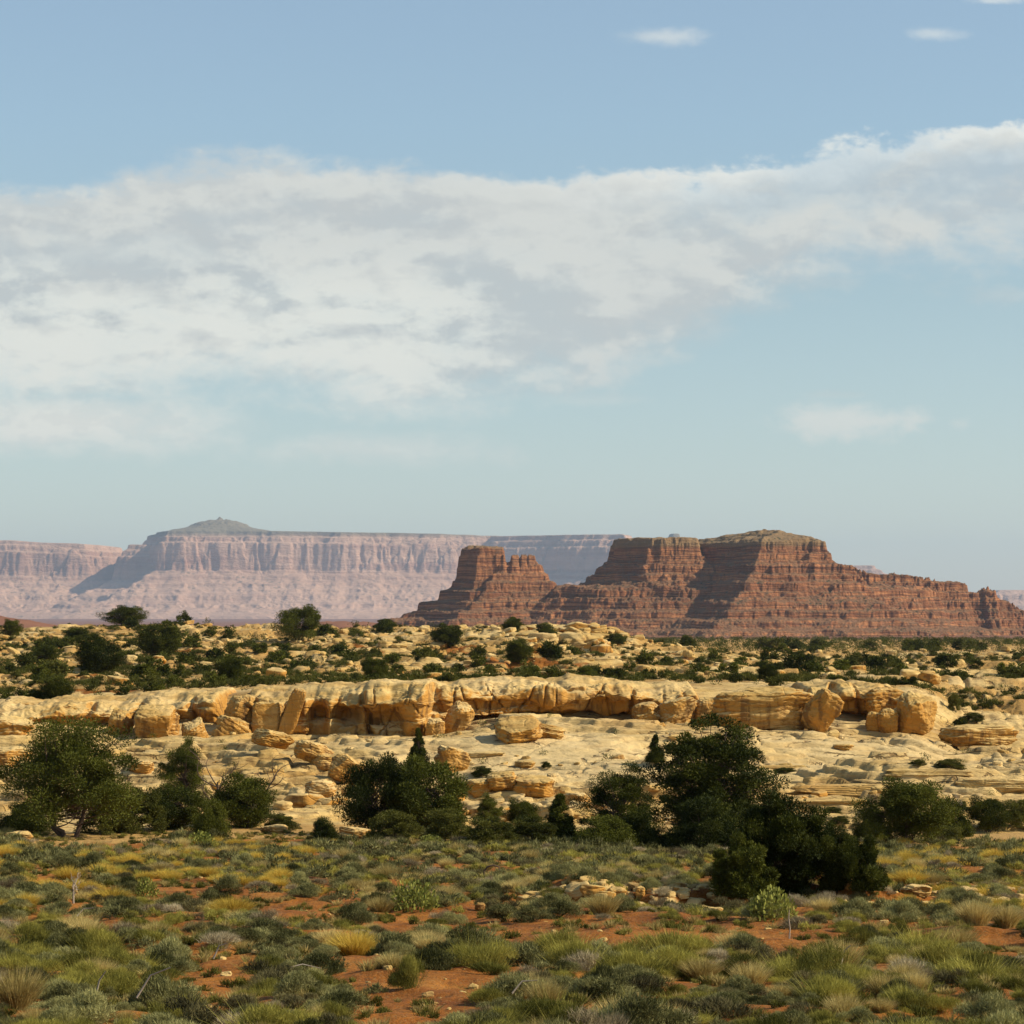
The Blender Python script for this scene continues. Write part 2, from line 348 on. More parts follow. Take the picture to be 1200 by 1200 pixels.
# red butte
def strata_mat(name, stops, zscale, talus, cap, capz, tal_w=.8, fleck=1.0, unit=1.0):
    m, t = material(name); p = pos(t); x, y, z = t.xyz(p)
    wob = t.noise(p, .012/unit, 4)
    zz = t.m('ADD', z, t.m('MULTIPLY', t.m('SUBTRACT', wob, .5), 8*unit))
    s = t.noise(t.comb(t.m('MULTIPLY', x, .003/unit), t.m('MULTIPLY', y, .003/unit), t.m('MULTIPLY', zz, zscale)), 1.0, 4, .65)
    c = t.ramp(s, stops)
    c = t.mix(t.ss(t.noise(p, .09/unit, 5, .65), .42, .62, 0, .45), c, talus)
    nz = t.xyz(t.node('ShaderNodeNewGeometry').outputs['Normal'])[2]
    flat = t.m('MULTIPLY', t.ss(t.m('ADD', nz, t.m('MULTIPLY', t.m('SUBTRACT', t.noise(p, .05/unit, 5, .6), .5), .35)), .55, .80), tal_w)
    c = t.mix(flat, c, t.mix(t.noise(p, .15/unit, 5, .7), talus, tuple(a*1.45 for a in talus)))
    c = t.mix(t.m('MULTIPLY', t.ss(z, capz, capz+5*unit), .75), c, cap)
    vo = t.node('ShaderNodeTexVoronoi'); t.put(vo.inputs['Vector'], p); vo.inputs['Scale'].default_value = .22/unit
    dots = t.m('MULTIPLY', t.ss(vo.outputs['Distance'], .36, .20), t.m('MULTIPLY', t.ss(nz, .55, .8), t.ss(t.noise(p, .03/unit, 3), .45, .6, 0, fleck)))
    c = t.mix(dots, c, (.035, .045, .02))
    t.put(t.b.inputs['Base Color'], c); t.b.inputs['Roughness'].default_value = .95
    bump(t, t.m('ADD', t.noise(t.comb(x, y, t.m('MULTIPLY', z, 2.5)), .16/unit, 8, .68), t.m('MULTIPLY', s, .8)), 3.0*unit, .9)
    return m
M['butte'] = strata_mat('red_sandstone', [(.32, (.085, .030, .014)), (.42, (.22, .078, .030)), (.49, (.47, .200, .080)), (.54, (.13, .045, .020)), (.62, (.33, .130, .052)), (.72, (.10, .036, .018))],
                        .20, (.165, .088, .044), (.27, .18, .085), 62)
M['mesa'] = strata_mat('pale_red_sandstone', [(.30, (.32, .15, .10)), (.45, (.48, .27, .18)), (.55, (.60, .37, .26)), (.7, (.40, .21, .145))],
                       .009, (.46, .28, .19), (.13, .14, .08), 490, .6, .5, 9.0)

def leaf_mat(name, c1, c2, trans=.25, rough=.6, sc=3.0):
    m, t = material(name); p = pos(t)
    oi = t.node('ShaderNodeObjectInfo').outputs['Random']
    f = t.m('ADD', t.m('MULTIPLY', t.noise(p, sc, 3, .6), .75), t.m('MULTIPLY', oi, .35))
    at_ = t.node('ShaderNodeAttribute', attribute_name='tint')
    f = t.m('ADD', f, t.m('SUBTRACT', t.m('MULTIPLY', at_.outputs['Fac'], .5), .25))
    c = t.mix(t.ss(f, .25, .85), c1, c2)
    t.put(t.b.inputs['Base Color'], c); t.b.inputs['Roughness'].default_value = rough
    t.b.inputs['Specular IOR Level'].default_value = .12
    tr = t.node('ShaderNodeBsdfTranslucent'); t.put(tr.inputs[0], c)
    mx = t.node('ShaderNodeMixShader'); mx.inputs[0].default_value = trans
    t.l.new(t.b.outputs[0], mx.inputs[1]); t.l.new(tr.outputs[0], mx.inputs[2]); t.l.new(mx.outputs[0], t.o.inputs[0])
    return m
M['juniper'] = leaf_mat('juniper_foliage', (.018, .026, .003), (.108, .114, .014), .22, .7, 1.2)
M['olive'] = leaf_mat('olive_foliage', (.040, .046, .007), (.130, .125, .022), .25, .7, 1.2)
M['sage'] = leaf_mat('sage_leaves', (.042, .045, .012), (.37, .345, .135), .25, .8)
M['green'] = leaf_mat('green_stems', (.055, .058, .008), (.42, .370, .075), .30, .7)
M['straw'] = leaf_mat('straw_blades', (.28, .21, .065), (.66, .52, .20), .3, .7)
M['golden'] = leaf_mat('golden_blades', (.36, .24, .03), (.72, .52, .10), .3, .7)
M['bright'] = leaf_mat('bright_pads', (.10, .12, .020), (.30, .30, .065), .2, .6)
M['dry'] = leaf_mat('dry_twigs', (.16, .125, .065), (.50, .41, .25), .15, .8)
M['dark'] = leaf_mat('blackbrush_twigs', (.045, .040, .016), (.20, .17, .070), .1, .8)
m, t = material('juniper_bark'); p = pos(t); x, y, z = t.xyz(p)
c = t.mix(t.noise(t.comb(t.m('MULTIPLY', x, 9), t.m('MULTIPLY', y, 9), t.m('MULTIPLY', z, 1.5)), 1.5, 5, .6), (.045, .028, .018), (.15, .10, .07))
t.put(t.b.inputs['Base Color'], c); t.b.inputs['Roughness'].default_value = .9; M['bark'] = m
m, t = material('bleached_wood'); p = pos(t)
t.put(t.b.inputs['Base Color'], t.mix(t.noise(p, 5, 5, .6), (.24, .18, .13), (.48, .40, .31))); t.b.inputs['Roughness'].default_value = .9; M['dead'] = m

# ------------------------------------------------------------------ ground sheet
ys = np.concatenate([np.linspace(-58, 20, 40, endpoint=False), np.linspace(20, 52, 150, endpoint=False), np.linspace(52, 60, 90, endpoint=False),
                     np.linspace(60, 108, 190, endpoint=False), np.linspace(108, 176, 820, endpoint=False), np.linspace(176, 440, 560, endpoint=False),
                     np.geomspace(440, 3000, 260, endpoint=False), np.geomspace(3000, 32000, 70)])
us = np.concatenate([np.linspace(-.5, -.19, 70, endpoint=False), np.linspace(-.19, .19, 860, endpoint=False), np.linspace(.19, .5, 70)])
Yg, Ug = np.meshgrid(ys, us, indexing='ij'); Xg = Ug*(Yg+60)
Zg = H(Xg, Yg); pxg = 600+FP*Xg/np.maximum(Yg, 25)
wig = 9*fbm(Xg/14, Yg/14, 20., 4)
red = sst(Yg+wig, 99, 88)
red = np.maximum(red, .9*sst(fbm(Xg/20, Yg/12, 21., 4), .12, .4)*sst(Yg, 180, 195)*sst(Yg, 420, 330))
rk = sst(Yg+wig*.7, 104, 114)*sst(Yg, 200, 178)
red = red*np.where(Yg > 150, sst(pxg, 900, 820), 1)
rk = np.maximum(rk, sst(Yg, 180, 195)*(.5+.55*fbm(Xg/13, Yg/9, 22., 5))*sst(Yg, 700, 430))
lx = (55.5+1.4*fbm(Xg/3.0, 0*Xg, 4.0, 3)+.3*np.abs(Xg-3)**.8)
rk = np.maximum(rk, sst(Yg, lx-.6, lx)*sst(Yg, lx+2.2, lx+.6)*sst(pxg, 610, 690)*sst(pxg, 1190, 1040)*(.22+.5*fbm(Xg/.9, Yg/.9, 23., 3)))
smooth = np.exp(-((pxg-640)/190.)**2-((Yg-147)/13.)**2)+.85*np.exp(-((pxg-1040)/130.)**2-((Yg-152)/11.)**2)
pale = np.clip(smooth+.45*fbm(Xg/12, Yg/7, 24., 4)+.15, 0, 1)*sst(Yg, 100, 120)
far = sst(Yg, 1500, 2100)
zone = np.stack([red, pale, far, np.clip(rk, 0, 1)], -1)
g = mk('ground', np.stack([Xg, Yg, Zg], -1).reshape(-1, 3), gridF(len(ys), len(us)), M['ground'], attrs={'zone': zone.reshape(-1, 4)})
tag(g, kind='structure')
del Yg, Ug, Xg, Zg, pxg, wig, red, rk, lx, smooth, pale, far, zone

# ------------------------------------------------------------------ buttes and mesas (heightfields of mitred blocks)
def poly_d(A, B, poly):
    """distance outside a convex polygon given clockwise seen from above with b towards the back; mitred corners"""
    d = np.full(A.shape, -1e9); n = len(poly); cxm = sum(p_[0] for p_ in poly)/n; cym = sum(p_[1] for p_ in poly)/n
    for i in range(n):
        (x0, y0), (x1, y1) = poly[i], poly[(i+1) % n]
        nx, ny = y1-y0, x0-x1; L = math.hypot(nx, ny); nx /= L; ny /= L
        if (cxm-x0)*nx+(cym-y0)*ny > 0: nx, ny = -nx, -ny
        d = np.maximum(d, (A-x0)*nx+(B-y0)*ny)
    return d
def strata(h, seed, lo=3.0, hi=9.0, k=.65, top=140, noise=0):
    r = random.Random(seed); L = [-20.0]
    while L[-1] < top: L.append(L[-1]+r.uniform(lo, hi))
    L = np.array(L); hh = h+noise; i = np.clip(np.searchsorted(L, hh)-1, 0, len(L)-2); f = (hh-L[i])/(L[i+1]-L[i])
    g_ = sst(f, .25, .60)
    return (h*(1-k)+(L[i]+g_*(L[i+1]-L[i])-noise)*k)
def hf_obj(name, a, b, Y0, hpx, base_row, mat, skirt=3):
    s = Y0/FP; A, B = np.meshgrid(a, b)
    V = np.stack([(A-600)*s, Y0+B*s, (HR-base_row)*s+hpx*s], -1).reshape(-1, 3)
    o = mk(name, V, gridF(len(b), len(a)), mat); return o

# red butte: tower on the left, stepped mesa and long ridge on the right
a = np.linspace(440, 1330, 1150); b = np.concatenate([np.linspace(-300, -60, 330, endpoint=False), np.linspace(-60, 50, 200, endpoint=False), np.linspace(50, 160, 40)])
A, B = np.meshgrid(a, b)
nz = 8.0*fbm(A/38, B/38, 30., 5)+2.6*ridged(A/17, B/17, 31., 4)-1.5
fine = 1.5*fbm(A/4.2, B/4.2, 32., 4)
def prof(d, pts): xs, hs = zip(*pts); return np.interp(d, xs, hs)
def blk(poly, pts, kn=1.0, cap=None):
    d = poly_d(A, B, poly)+kn*nz*sst(poly_d(A, B, poly), -14, 6)+fine*.5
    h = prof(d, pts); return h if cap is None else h+cap
hA = blk([(882,-112),(952,-96),(960,70),(800,70),(812,40)], [(-60,123),(-45,121),(-26,116),(-22,113.5),(-3,110),(0,108.5),(2.0,97),(7,94),(8.5,88),(22,78),(24,72),(44,56),(46,50),(80,28),(84,23),(130,4),(160,-6)], .6)
hB = blk([(760,-40),(818,-42),(824,70),(722,70),(725,5)], [(-20,113),(-2,112),(0,110),(2.5,100),(4,92),(8,88),(14,82),(40,55),(52,50),(90,22),(130,0),(160,-6)], .6)
hC = blk([(646,-60),(700,-88),(1000,-120),(1085,-50),(1100,40),(650,30)], [(-60,57),(-4,56),(0,54),(2,45),(9,43),(11,36),(30,24),(34,18),(70,6),(100,-1),(120,-6)], .8)
ridge = np.interp(A, [930, 955, 985, 1030, 1040, 1046, 1052, 1090, 1125, 1135, 1146, 1150, 1162, 1166, 1185, 1205, 1245, 1320], [94, 90, 80, 70, 70, 73, 69, 64, 60, 50, 47, 54, 54, 43, 34, 28, 8, -10])
dR = poly_d(A, B, [(900,-30),(1330,-14),(1330,14),(900,30)])+.5*nz*sst(poly_d(A, B, [(900,-30),(1330,-14),(1330,14),(900,30)]), -8, 4)
hR = ridge+1.5*fine*sst(A, 960, 1000)-np.interp(dR, [-10, 0, 2, 8, 11, 60, 160], [0, 0, 7, 10, 17, 52, 105])
hE1 = blk([(560,-34),(588,-30),(590,24),(540,24),(541,-14)], [(-10,103),(0,102),(1,94),(2,92),(3,80),(4.5,77),(5.5,67),(9,63),(11,56),(24,53),(26,42),(38,33),(54,17),(80,0),(110,-6)], .2)
hE2 = blk([(592,-28),(626,-22),(626,20),(588,20)], [(-10,94),(-1,93),(0,90),(5,82),(9,76),(16,66),(22,60),(26,50),(50,28),(90,2),(120,-6)], .4)
notch = np.exp(-((A-595.5)/3.4)**4)*9+np.exp(-((A-609)/1.1)**2)*5+np.exp(-((A-618)/.9)**2)*3
hE = np.maximum(hE1, hE2); hE = hE-notch*sst(hE, 70, 90)
ctrap = blk([(490,-20),(600,-70),(650,-60),(660,20),(500,20)], [(-10,38),(0,36),(3,28),(20,20),(60,2),(90,-6)], .8)
h = np.maximum.reduce([hA, hB, hC, hR, hE, ctrap])
kk_ = np.clip(.62+.5*fbm(A/22, B/22, 35., 3), .15, .85)
h = strata(h, 5, 3.0, 12, kk_, 140, 2.2*fbm(A/26, B/26, 33., 4))+.7*fbm(A/3.2, B/3.2, 34., 3)*sst(h, 118, 100)
for ka, kb, kr, kh in ((822,-10,3,3),(829,-8,2.4,3),(880,-30,5,2.5),(887,-32,4,3.5),(893,-30,3,2)):
    h = h+kh*np.exp(-(((A-ka)/kr)**2+((B-kb)/6)**2)**2)
o = hf_obj('sandstone_butte', a, b, 3000, h, 745, M['butte'])
tag(o, 'layered dark red butte with a square tower at its left and a long ridge sloping to the right', 'butte', kind='structure')

# far mesas
def far_mesa(name, a, b, blocks, label, Y0=20000, brow=729, seed=40.):
    A, B = np.meshgrid(a, b)
    d0 = 7*fbm(A/60, B/60, seed, 4)
    flute = (.8+1.9*np.clip(.5+fbm(A/45, B/45, seed+6, 2), 0, 1))*ridged(A/17+.5*fbm(A/30, B/30, seed+7, 2), B/13, seed+1, 4)+1.2*fbm(A/7, B/7, seed+2, 3)
    gull = 3.2*ridged(A/44, B/60, seed+3, 4)
    h = np.full(A.shape, -6.0)
    for poly, top_, dome in blocks:
        d = poly_d(A, B, poly)+d0*.8
        T = np.interp(A, *zip(*top_)) if isinstance(top_, list) else top_
        dd = d+flute*sst(d, -4, 6)*(1-.6*sst(d, 16, 30))
        drop = np.interp(dd, [-2, 0, 1.5, 7, 9, 14, 17, 21, 40, 95, 150, 190], [0, .5, 5, 8, 13, 16, 30, 46, 62, 90, 103, 112])
        hb = T*1.0-drop*(T/106.)+sst(d, 20, 50)*sst(d, 150, 90)*gull*.8
        h = np.maximum(h, hb)
        if dome: h = np.where(d < 2, h+dome[2]*np.exp(-np.abs((A-dome[0])/dome[1])**2.2)*(1+.14*fbm(A/9, B/9, seed+9, 3))*np.exp(-((B-dome[3])/40.)**2)*sst(d, 0, -14), h)
    h = strata(h, 9, 4, 12, .30, 140, 1.0*fbm(A/40, B/40, seed+5, 2))
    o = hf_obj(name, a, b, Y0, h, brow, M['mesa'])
    tag(o, label, 'mesa', kind='structure'); return o
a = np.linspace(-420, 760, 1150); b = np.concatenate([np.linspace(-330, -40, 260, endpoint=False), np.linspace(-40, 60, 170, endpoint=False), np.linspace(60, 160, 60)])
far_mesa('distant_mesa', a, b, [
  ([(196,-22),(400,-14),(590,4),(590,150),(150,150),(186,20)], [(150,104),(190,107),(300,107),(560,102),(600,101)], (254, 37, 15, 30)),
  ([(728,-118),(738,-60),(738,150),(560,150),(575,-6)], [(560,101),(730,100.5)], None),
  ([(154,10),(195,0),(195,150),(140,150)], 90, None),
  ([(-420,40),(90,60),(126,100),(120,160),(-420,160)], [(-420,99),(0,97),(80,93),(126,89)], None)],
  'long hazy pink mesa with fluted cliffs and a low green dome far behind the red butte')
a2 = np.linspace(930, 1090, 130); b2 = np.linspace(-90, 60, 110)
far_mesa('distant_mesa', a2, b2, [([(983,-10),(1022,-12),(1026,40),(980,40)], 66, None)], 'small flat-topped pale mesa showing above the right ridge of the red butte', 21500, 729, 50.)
a3 = np.linspace(1080, 1420, 260); b3 = np.linspace(-110, 60, 110)
far_mesa('distant_mesa', a3, b3, [([(1172,-10),(1420,-30),(1420,50),(1168,50)], 37, None)], 'low blue mesa at the right edge of the photo behind the ridge end', 21000, 729, 60.)
a4 = np.linspace(740, 850, 120); b4 = np.linspace(-60, 60, 80)
far_mesa('distant_mesa', a4, b4, [([(786,-8),(799,-8),(800,20),(785,20)], 103, None)], 'tiny hazy peak poking up between the flat top and the summit of the butte', 21500, 729, 70.)

# ------------------------------------------------------------------ rocks
_cube = {}
def cubegrid(n):
    if n in _cube: return _cube[n]
    l = np.linspace(-1, 1, n+1); U, Vv = np.meshgrid(l, l); u, v = U.ravel(), Vv.ravel(); o = np.ones_like(u)
    vs, fs, off = [], [], 0; F0 = gridF(n+1, n+1)
    for P3 in ((o, u, v), (-o, v, u), (v, o, u), (u, -o, v), (u, v, o), (v, u, -o)):
        vs.append(np.stack(P3, -1)); fs.append(F0+off); off += len(u)
    V = np.concatenate(vs); F = np.concatenate(fs)
    key = np.round(V*n*4).astype(np.int64); _, idx, inv = np.unique(key, axis=0, return_index=True, return_inverse=True)
    _cube[n] = (V[idx], inv.ravel()[F].astype(np.int32)); return _cube[n]
def rock_mesh(dims, seed, n=14, p=4.0, cuts=5, amp=.12, bed=.03, nb=4):
    V, F = cubegrid(n); r = np.random.RandomState(seed)
    nrm = (np.abs(V)**p).sum(1)**(1/p); v = V/nrm[:, None]
    for _ in range(cuts):
        q = r.normal(size=3); q[2] *= .6; q /= np.linalg.norm(q); dd = r.uniform(.72, 1.0)*(np.abs(q).sum()**.35)*.92
        s_ = v@q-dd; v = v-np.where(s_ > 0, s_*.92, 0)[:, None]*q
    off = r.uniform(0, 90, 3)
    n1_ = fbm(v[:, 0]*1.1+off[0], v[:, 1]*1.1+off[1], v[:, 2]*1.1+off[2], 4)
    v = v*(1+amp*n1_)[:, None]
    if n > 12: v = v*(1+.035*fbm(v[:, 0]*5+off[0], v[:, 1]*5+off[1], v[:, 2]*7+off[2], 3)-.05*np.exp(-(perlin(v[:, 0]*2.2+off[2], v[:, 1]*2.2+off[0], v[:, 2]*3+off[1])/.05)**2))[:, None]
    if bed:
        zz = v[:, 2]*nb+1.2*perlin(v[:, 0]+off[1], v[:, 1]+off[2], v[:, 2]*0+off[0]); gr = np.abs(((zz) % 1)-.5)*2
        v[:, :2] *= (1-bed*(gr > .78)*1.0-bed*.6*np.sin(zz*2.1))[:, None]
    return v*np.array(dims)/2, F
def rotm(rx, ry, rz):
    from mathutils import Euler
    return np.array(Euler((rx, ry, rz)).to_matrix())
# name, px, bottom row, width px, height px, Y shift, tilt, mat, label
def boulder(px, row, wpx, hpx, label, seed, depth=1.0, tilt=(0, 0, 0), mat='gold', p=4., n=36, cuts=7, amp=.14, bed=.04, Y=None, sink=.12, name='boulder', group=None, cat='boulder'):
    if Y is None: X, Yy, z = place(px, row)
    else: X, Yy, z = at(px, Y); z = Z(Y, row)
    s = Yy/FP; w_, h_ = wpx*s, hpx*s; d_ = w_*depth
    gap = min(max(0, z-float(H(X, Yy))), 1.0); z -= gap; h_ += gap*.8
    v, F = rock_mesh((w_, d_, h_*(1+sink)), seed, n, p, cuts, amp, bed)
    v = v@rotm(*tilt).T
    v[:, 2] -= v[:, 2].min()
    o = mk(name, v, F, M[mat], loc=(X, Yy+d_*.5, z-sink*h_))
    return tag(o, label, cat, group)

# cliff ledge: a swept rounded profile, undercut at its foot
def ledge(name, px0, px1, Yf, zb, zt, under, seed, label, cracks, dents=(), n_s=170, dxm=.055, back=16):
    X0, X1 = (px0-600)/FP*165, (px1-600)/FP*165
    xs = np.arange(X0, X1, dxm); px = 600+xs/165*FP
    ctrl = np.array([(3.2,-.25),(2.2,-.10),(1.35,.02),(.95,.10),(.55,.17),(.12,.26),(.38,.42),(-.10,.62),(.05,.74),(.6,.80),(1.6,.86),(3.0,.92),(5.5,.99),(9,1.0),(back*.8,.93),(back,.6)])
    tt_ = np.linspace(0, len(ctrl)-1, n_s); L = np.linspace(0, 1, 2)
    w_ = np.interp(tt_, range(len(ctrl)), [1]*len(ctrl))
    def cr(t_):
        i = np.clip(np.floor(t_).astype(int), 0, len(ctrl)-2); f = (t_-i)[:, None]
        p0 = ctrl[np.maximum(i-1, 0)]; p1 = ctrl[i]; p2 = ctrl[i+1]; p3 = ctrl[np.minimum(i+2, len(ctrl)-1)]
        return .5*((2*p1)+(-p0+p2)*f+(2*p0-5*p1+4*p2-p3)*f**2+(-p0+3*p1-3*p2+p3)*f**3)
    # denser samples on the face
    dens = np.interp(np.arange(400)/399*15, [0, 3, 4, 10, 12, 15], [.3, 1, 2.5, 2.5, 1, .5]); cum = np.cumsum(dens); cum = (cum-cum[0])/(cum[-1]-cum[0])
    tt_ = np.interp(np.linspace(0, 1, n_s), cum, np.arange(400)/399*15)
    C = cr(tt_)
    yf = np.interp(px, *zip(*Yf)); b_ = np.interp(px, *zip(*zb)); t_ = np.interp(px, *zip(*zt)); un = np.interp(px, *zip(*under))
    XX, CO = np.meshgrid(xs, C[:, 0]); _, CZ = np.meshgrid(xs, C[:, 1])
    yb = np.broadcast_to(yf, XX.shape)
    foot = sst(CZ, .32, .05)*(CO > 0)*(CO < 4)*(CZ < .5)
    O = np.where(CZ < .45, CO*(1-foot)+CO*foot*(.25+un), CO)
    zbr = np.array([Z(165, r_) for r_ in b_]); ztr = np.array([Z(165, r_) for r_ in t_])+.22*fbm(xs/3.1, xs*0+seed, 5., 4)-.10*np.clip(ridged(xs/2.3, xs*0+seed, 6., 2)*-1, 0, 1)
    ZZ = zbr+(ztr-zbr)*CZ; Y_ = yb+O
    # normals (outwards, towards the camera and up)
    dyv = np.gradient(Y_, axis=0); dzv = np.gradient(ZZ, axis=0); L = np.hypot(dyv, dzv)+1e-6; ny, nz_ = -dzv/L, dyv/L
    face = sst(CO, 6, .8)
    nx3, ny3, nz3 = XX+seed*13.7, Y_*.8, ZZ
    pil = ridged(nx3/5.2, ny3/5.2, nz3/3.4, 2)*-1
    disp = .62*fbm(nx3/4.2, ny3/4.2, nz3/2.0, 5)*face-.12*np.clip(-pil-.35, 0, 1)*face
    disp += .20*fbm(nx3/1.5, ny3/1.5, nz3/.40, 5)+(.10*ridged(nx3/.9, ny3/.9, nz3/.5, 3)-.08)*sst(CZ, .95, .8)
    back_ = 0*disp
    bedz = ZZ+.25*perlin(XX/4, ZZ*0+seed, 1.)
    for bz, am in ((-6.35, .14), (-5.75, .10), (-5.2, .22), (-4.75, .16), (-4.45, .10)):
        disp -= am*np.exp(-((bedz-bz)/.05)**2)*face*sst(perlin(XX/2.2+bz*7, ZZ*0, 2.)+.25, 0, .3)
    for cpx, wd, dp, lean in cracks:
        cxm = (cpx-600)/FP*165; xx = XX-cxm-lean*(ZZ+5.5)-.18*perlin(ZZ/.8+cpx, XX*0, 3.)
        back_ += dp*np.exp(-(xx/wd)**2)*face*sst(CZ, 1.0, .86)
    for dpx, dr, wx, wz, dp in dents:
        cxm = (dpx-600)/FP*165; back_ += dp*np.exp(-((XX-cxm)/wx)**4-((ZZ-Z(165, dr))/wz)**2)*face*sst(CZ, .98, .8)
    endf = sst(XX, X0, X0+.9)*sst(XX, X1, X1-.9)
    Yo = Y_+ny*disp+back_+(1-endf)*2.2*face; Zo = ZZ+nz_*disp-(1-endf)*(ZZ-zbr)*.75
    o = mk(name, np.stack([XX, Yo, Zo], -1).reshape(-1, 3), gridF(n_s, len(xs))[:, ::-1], M['gold'])
    tag(o, label, 'rock ledge', kind='structure'); return o
cr0 = [(332,.22,.8,.25),(356,.12,.5,.5),(392,.15,.7,.3),(428,.22,1.0,-.2),(505,.30,1.1,.15),(520,.12,.5,-.4),(548,.09,.4,.3),(590,.10,.5,-.3),(612,.08,.35,.4),(640,.10,.4,.2),(668,.07,.3,-.5),(700,.10,.5,.2),(742,.16,.8,0),(290,.2,.7,-.2),(312,.12,.5,.3)]
cr = [(332,.22,.8,.25),(392,.08,.4,.3),(428,.18,.9,-.2),(505,.34,1.3,.15),(588,.05,.3,-.8),(612,.07,.35,.9),(742,.14,.7,.1),(300,.15,.7,-.2),(350,.05,.25,1.2),(445,.04,.3,-.3),(468,.05,.25,.7),(488,.04,.2,-.5),(530,.05,.3,.2),(556,.04,.25,-1.1),(574,.04,.3,.2),(634,.05,.3,.5),(655,.04,.25,-.2),(690,.05,.3,.9),(716,.04,.25,-.4),(778,.08,.4,.3),(810,.07,.4,-.3)]
dn = [(373,838,.55,.9,2.2),(408,838,.85,.95,2.2),(452,845,1.1,.55,1.7),(478,850,.8,.4,.4),(300,835,.8,.5,.5),(560,845,1.2,.3,.8),(650,840,2.0,.35,1.0),(715,838,1.5,.45,1.3),(545,812,1.6,.25,.35),(690,812,1.4,.22,.35),(620,826,.7,.4,.4)]
ledge('sandstone_ledge', 268, 838, [(268,166.5),(330,165),(380,164.2),(430,162.6),(500,162.4),(515,165),(560,166),(640,167.2),(700,167.5),(740,166.8),(760,168),(838,169)],
      [(268,868),(340,868),(440,868),(500,864),(515,852),(600,848),(700,846),(838,852)],
      [(268,812),(310,806),(360,806),(440,802),(500,800),(520,803),(600,799),(700,799),(760,803),(800,808),(838,812)],
      [(268,.6),(380,.5),(480,.5),(510,.9),(600,1.3),(740,1.7),(838,1.0)], 1, 'long golden sandstone ledge with a rounded lip and shaded undercut foot across the middle of the slickrock', cr, dn)
ledge('sandstone_ledge', 946, 1092, [(946,170),(1000,169.5),(1060,169),(1092,169)], [(946,850),(1000,846),(1092,852)],
      [(946,809),(1000,806),(1040,806),(1075,812),(1092,820)], [(946,1.2),(1092,1.0)], 2, 'shorter tan ledge with a dark undercut behind the boulders right of centre', [(985,.2,.8,.3),(1020,.15,.6,-.3),(1050,.2,.9,.2)], [(1010,838,1.2,.5,1.0),(990,835,.7,.5,.6)])
ledge('sandstone_ledge', -130, 262, [(-130,168),(0,167),(60,167.5),(120,168),(200,168),(262,168)], [(-130,880),(0,882),(120,876),(200,872),(262,870)],
      [(-130,826),(0,828),(60,824),(130,822),(160,818),(262,812)], [(-130,.6),(262,.8)], 3, 'lumpy broken tan ledge at the left edge behind the juniper', [(96,.2,.9,.5),(150,.3,1.2,0),(215,.25,.9,-.5),(-40,.3,1,.1)], [(150,858,1.0,.5,.8),(215,856,1.2,.6,.9),(60,855,1.5,.4,.5)])

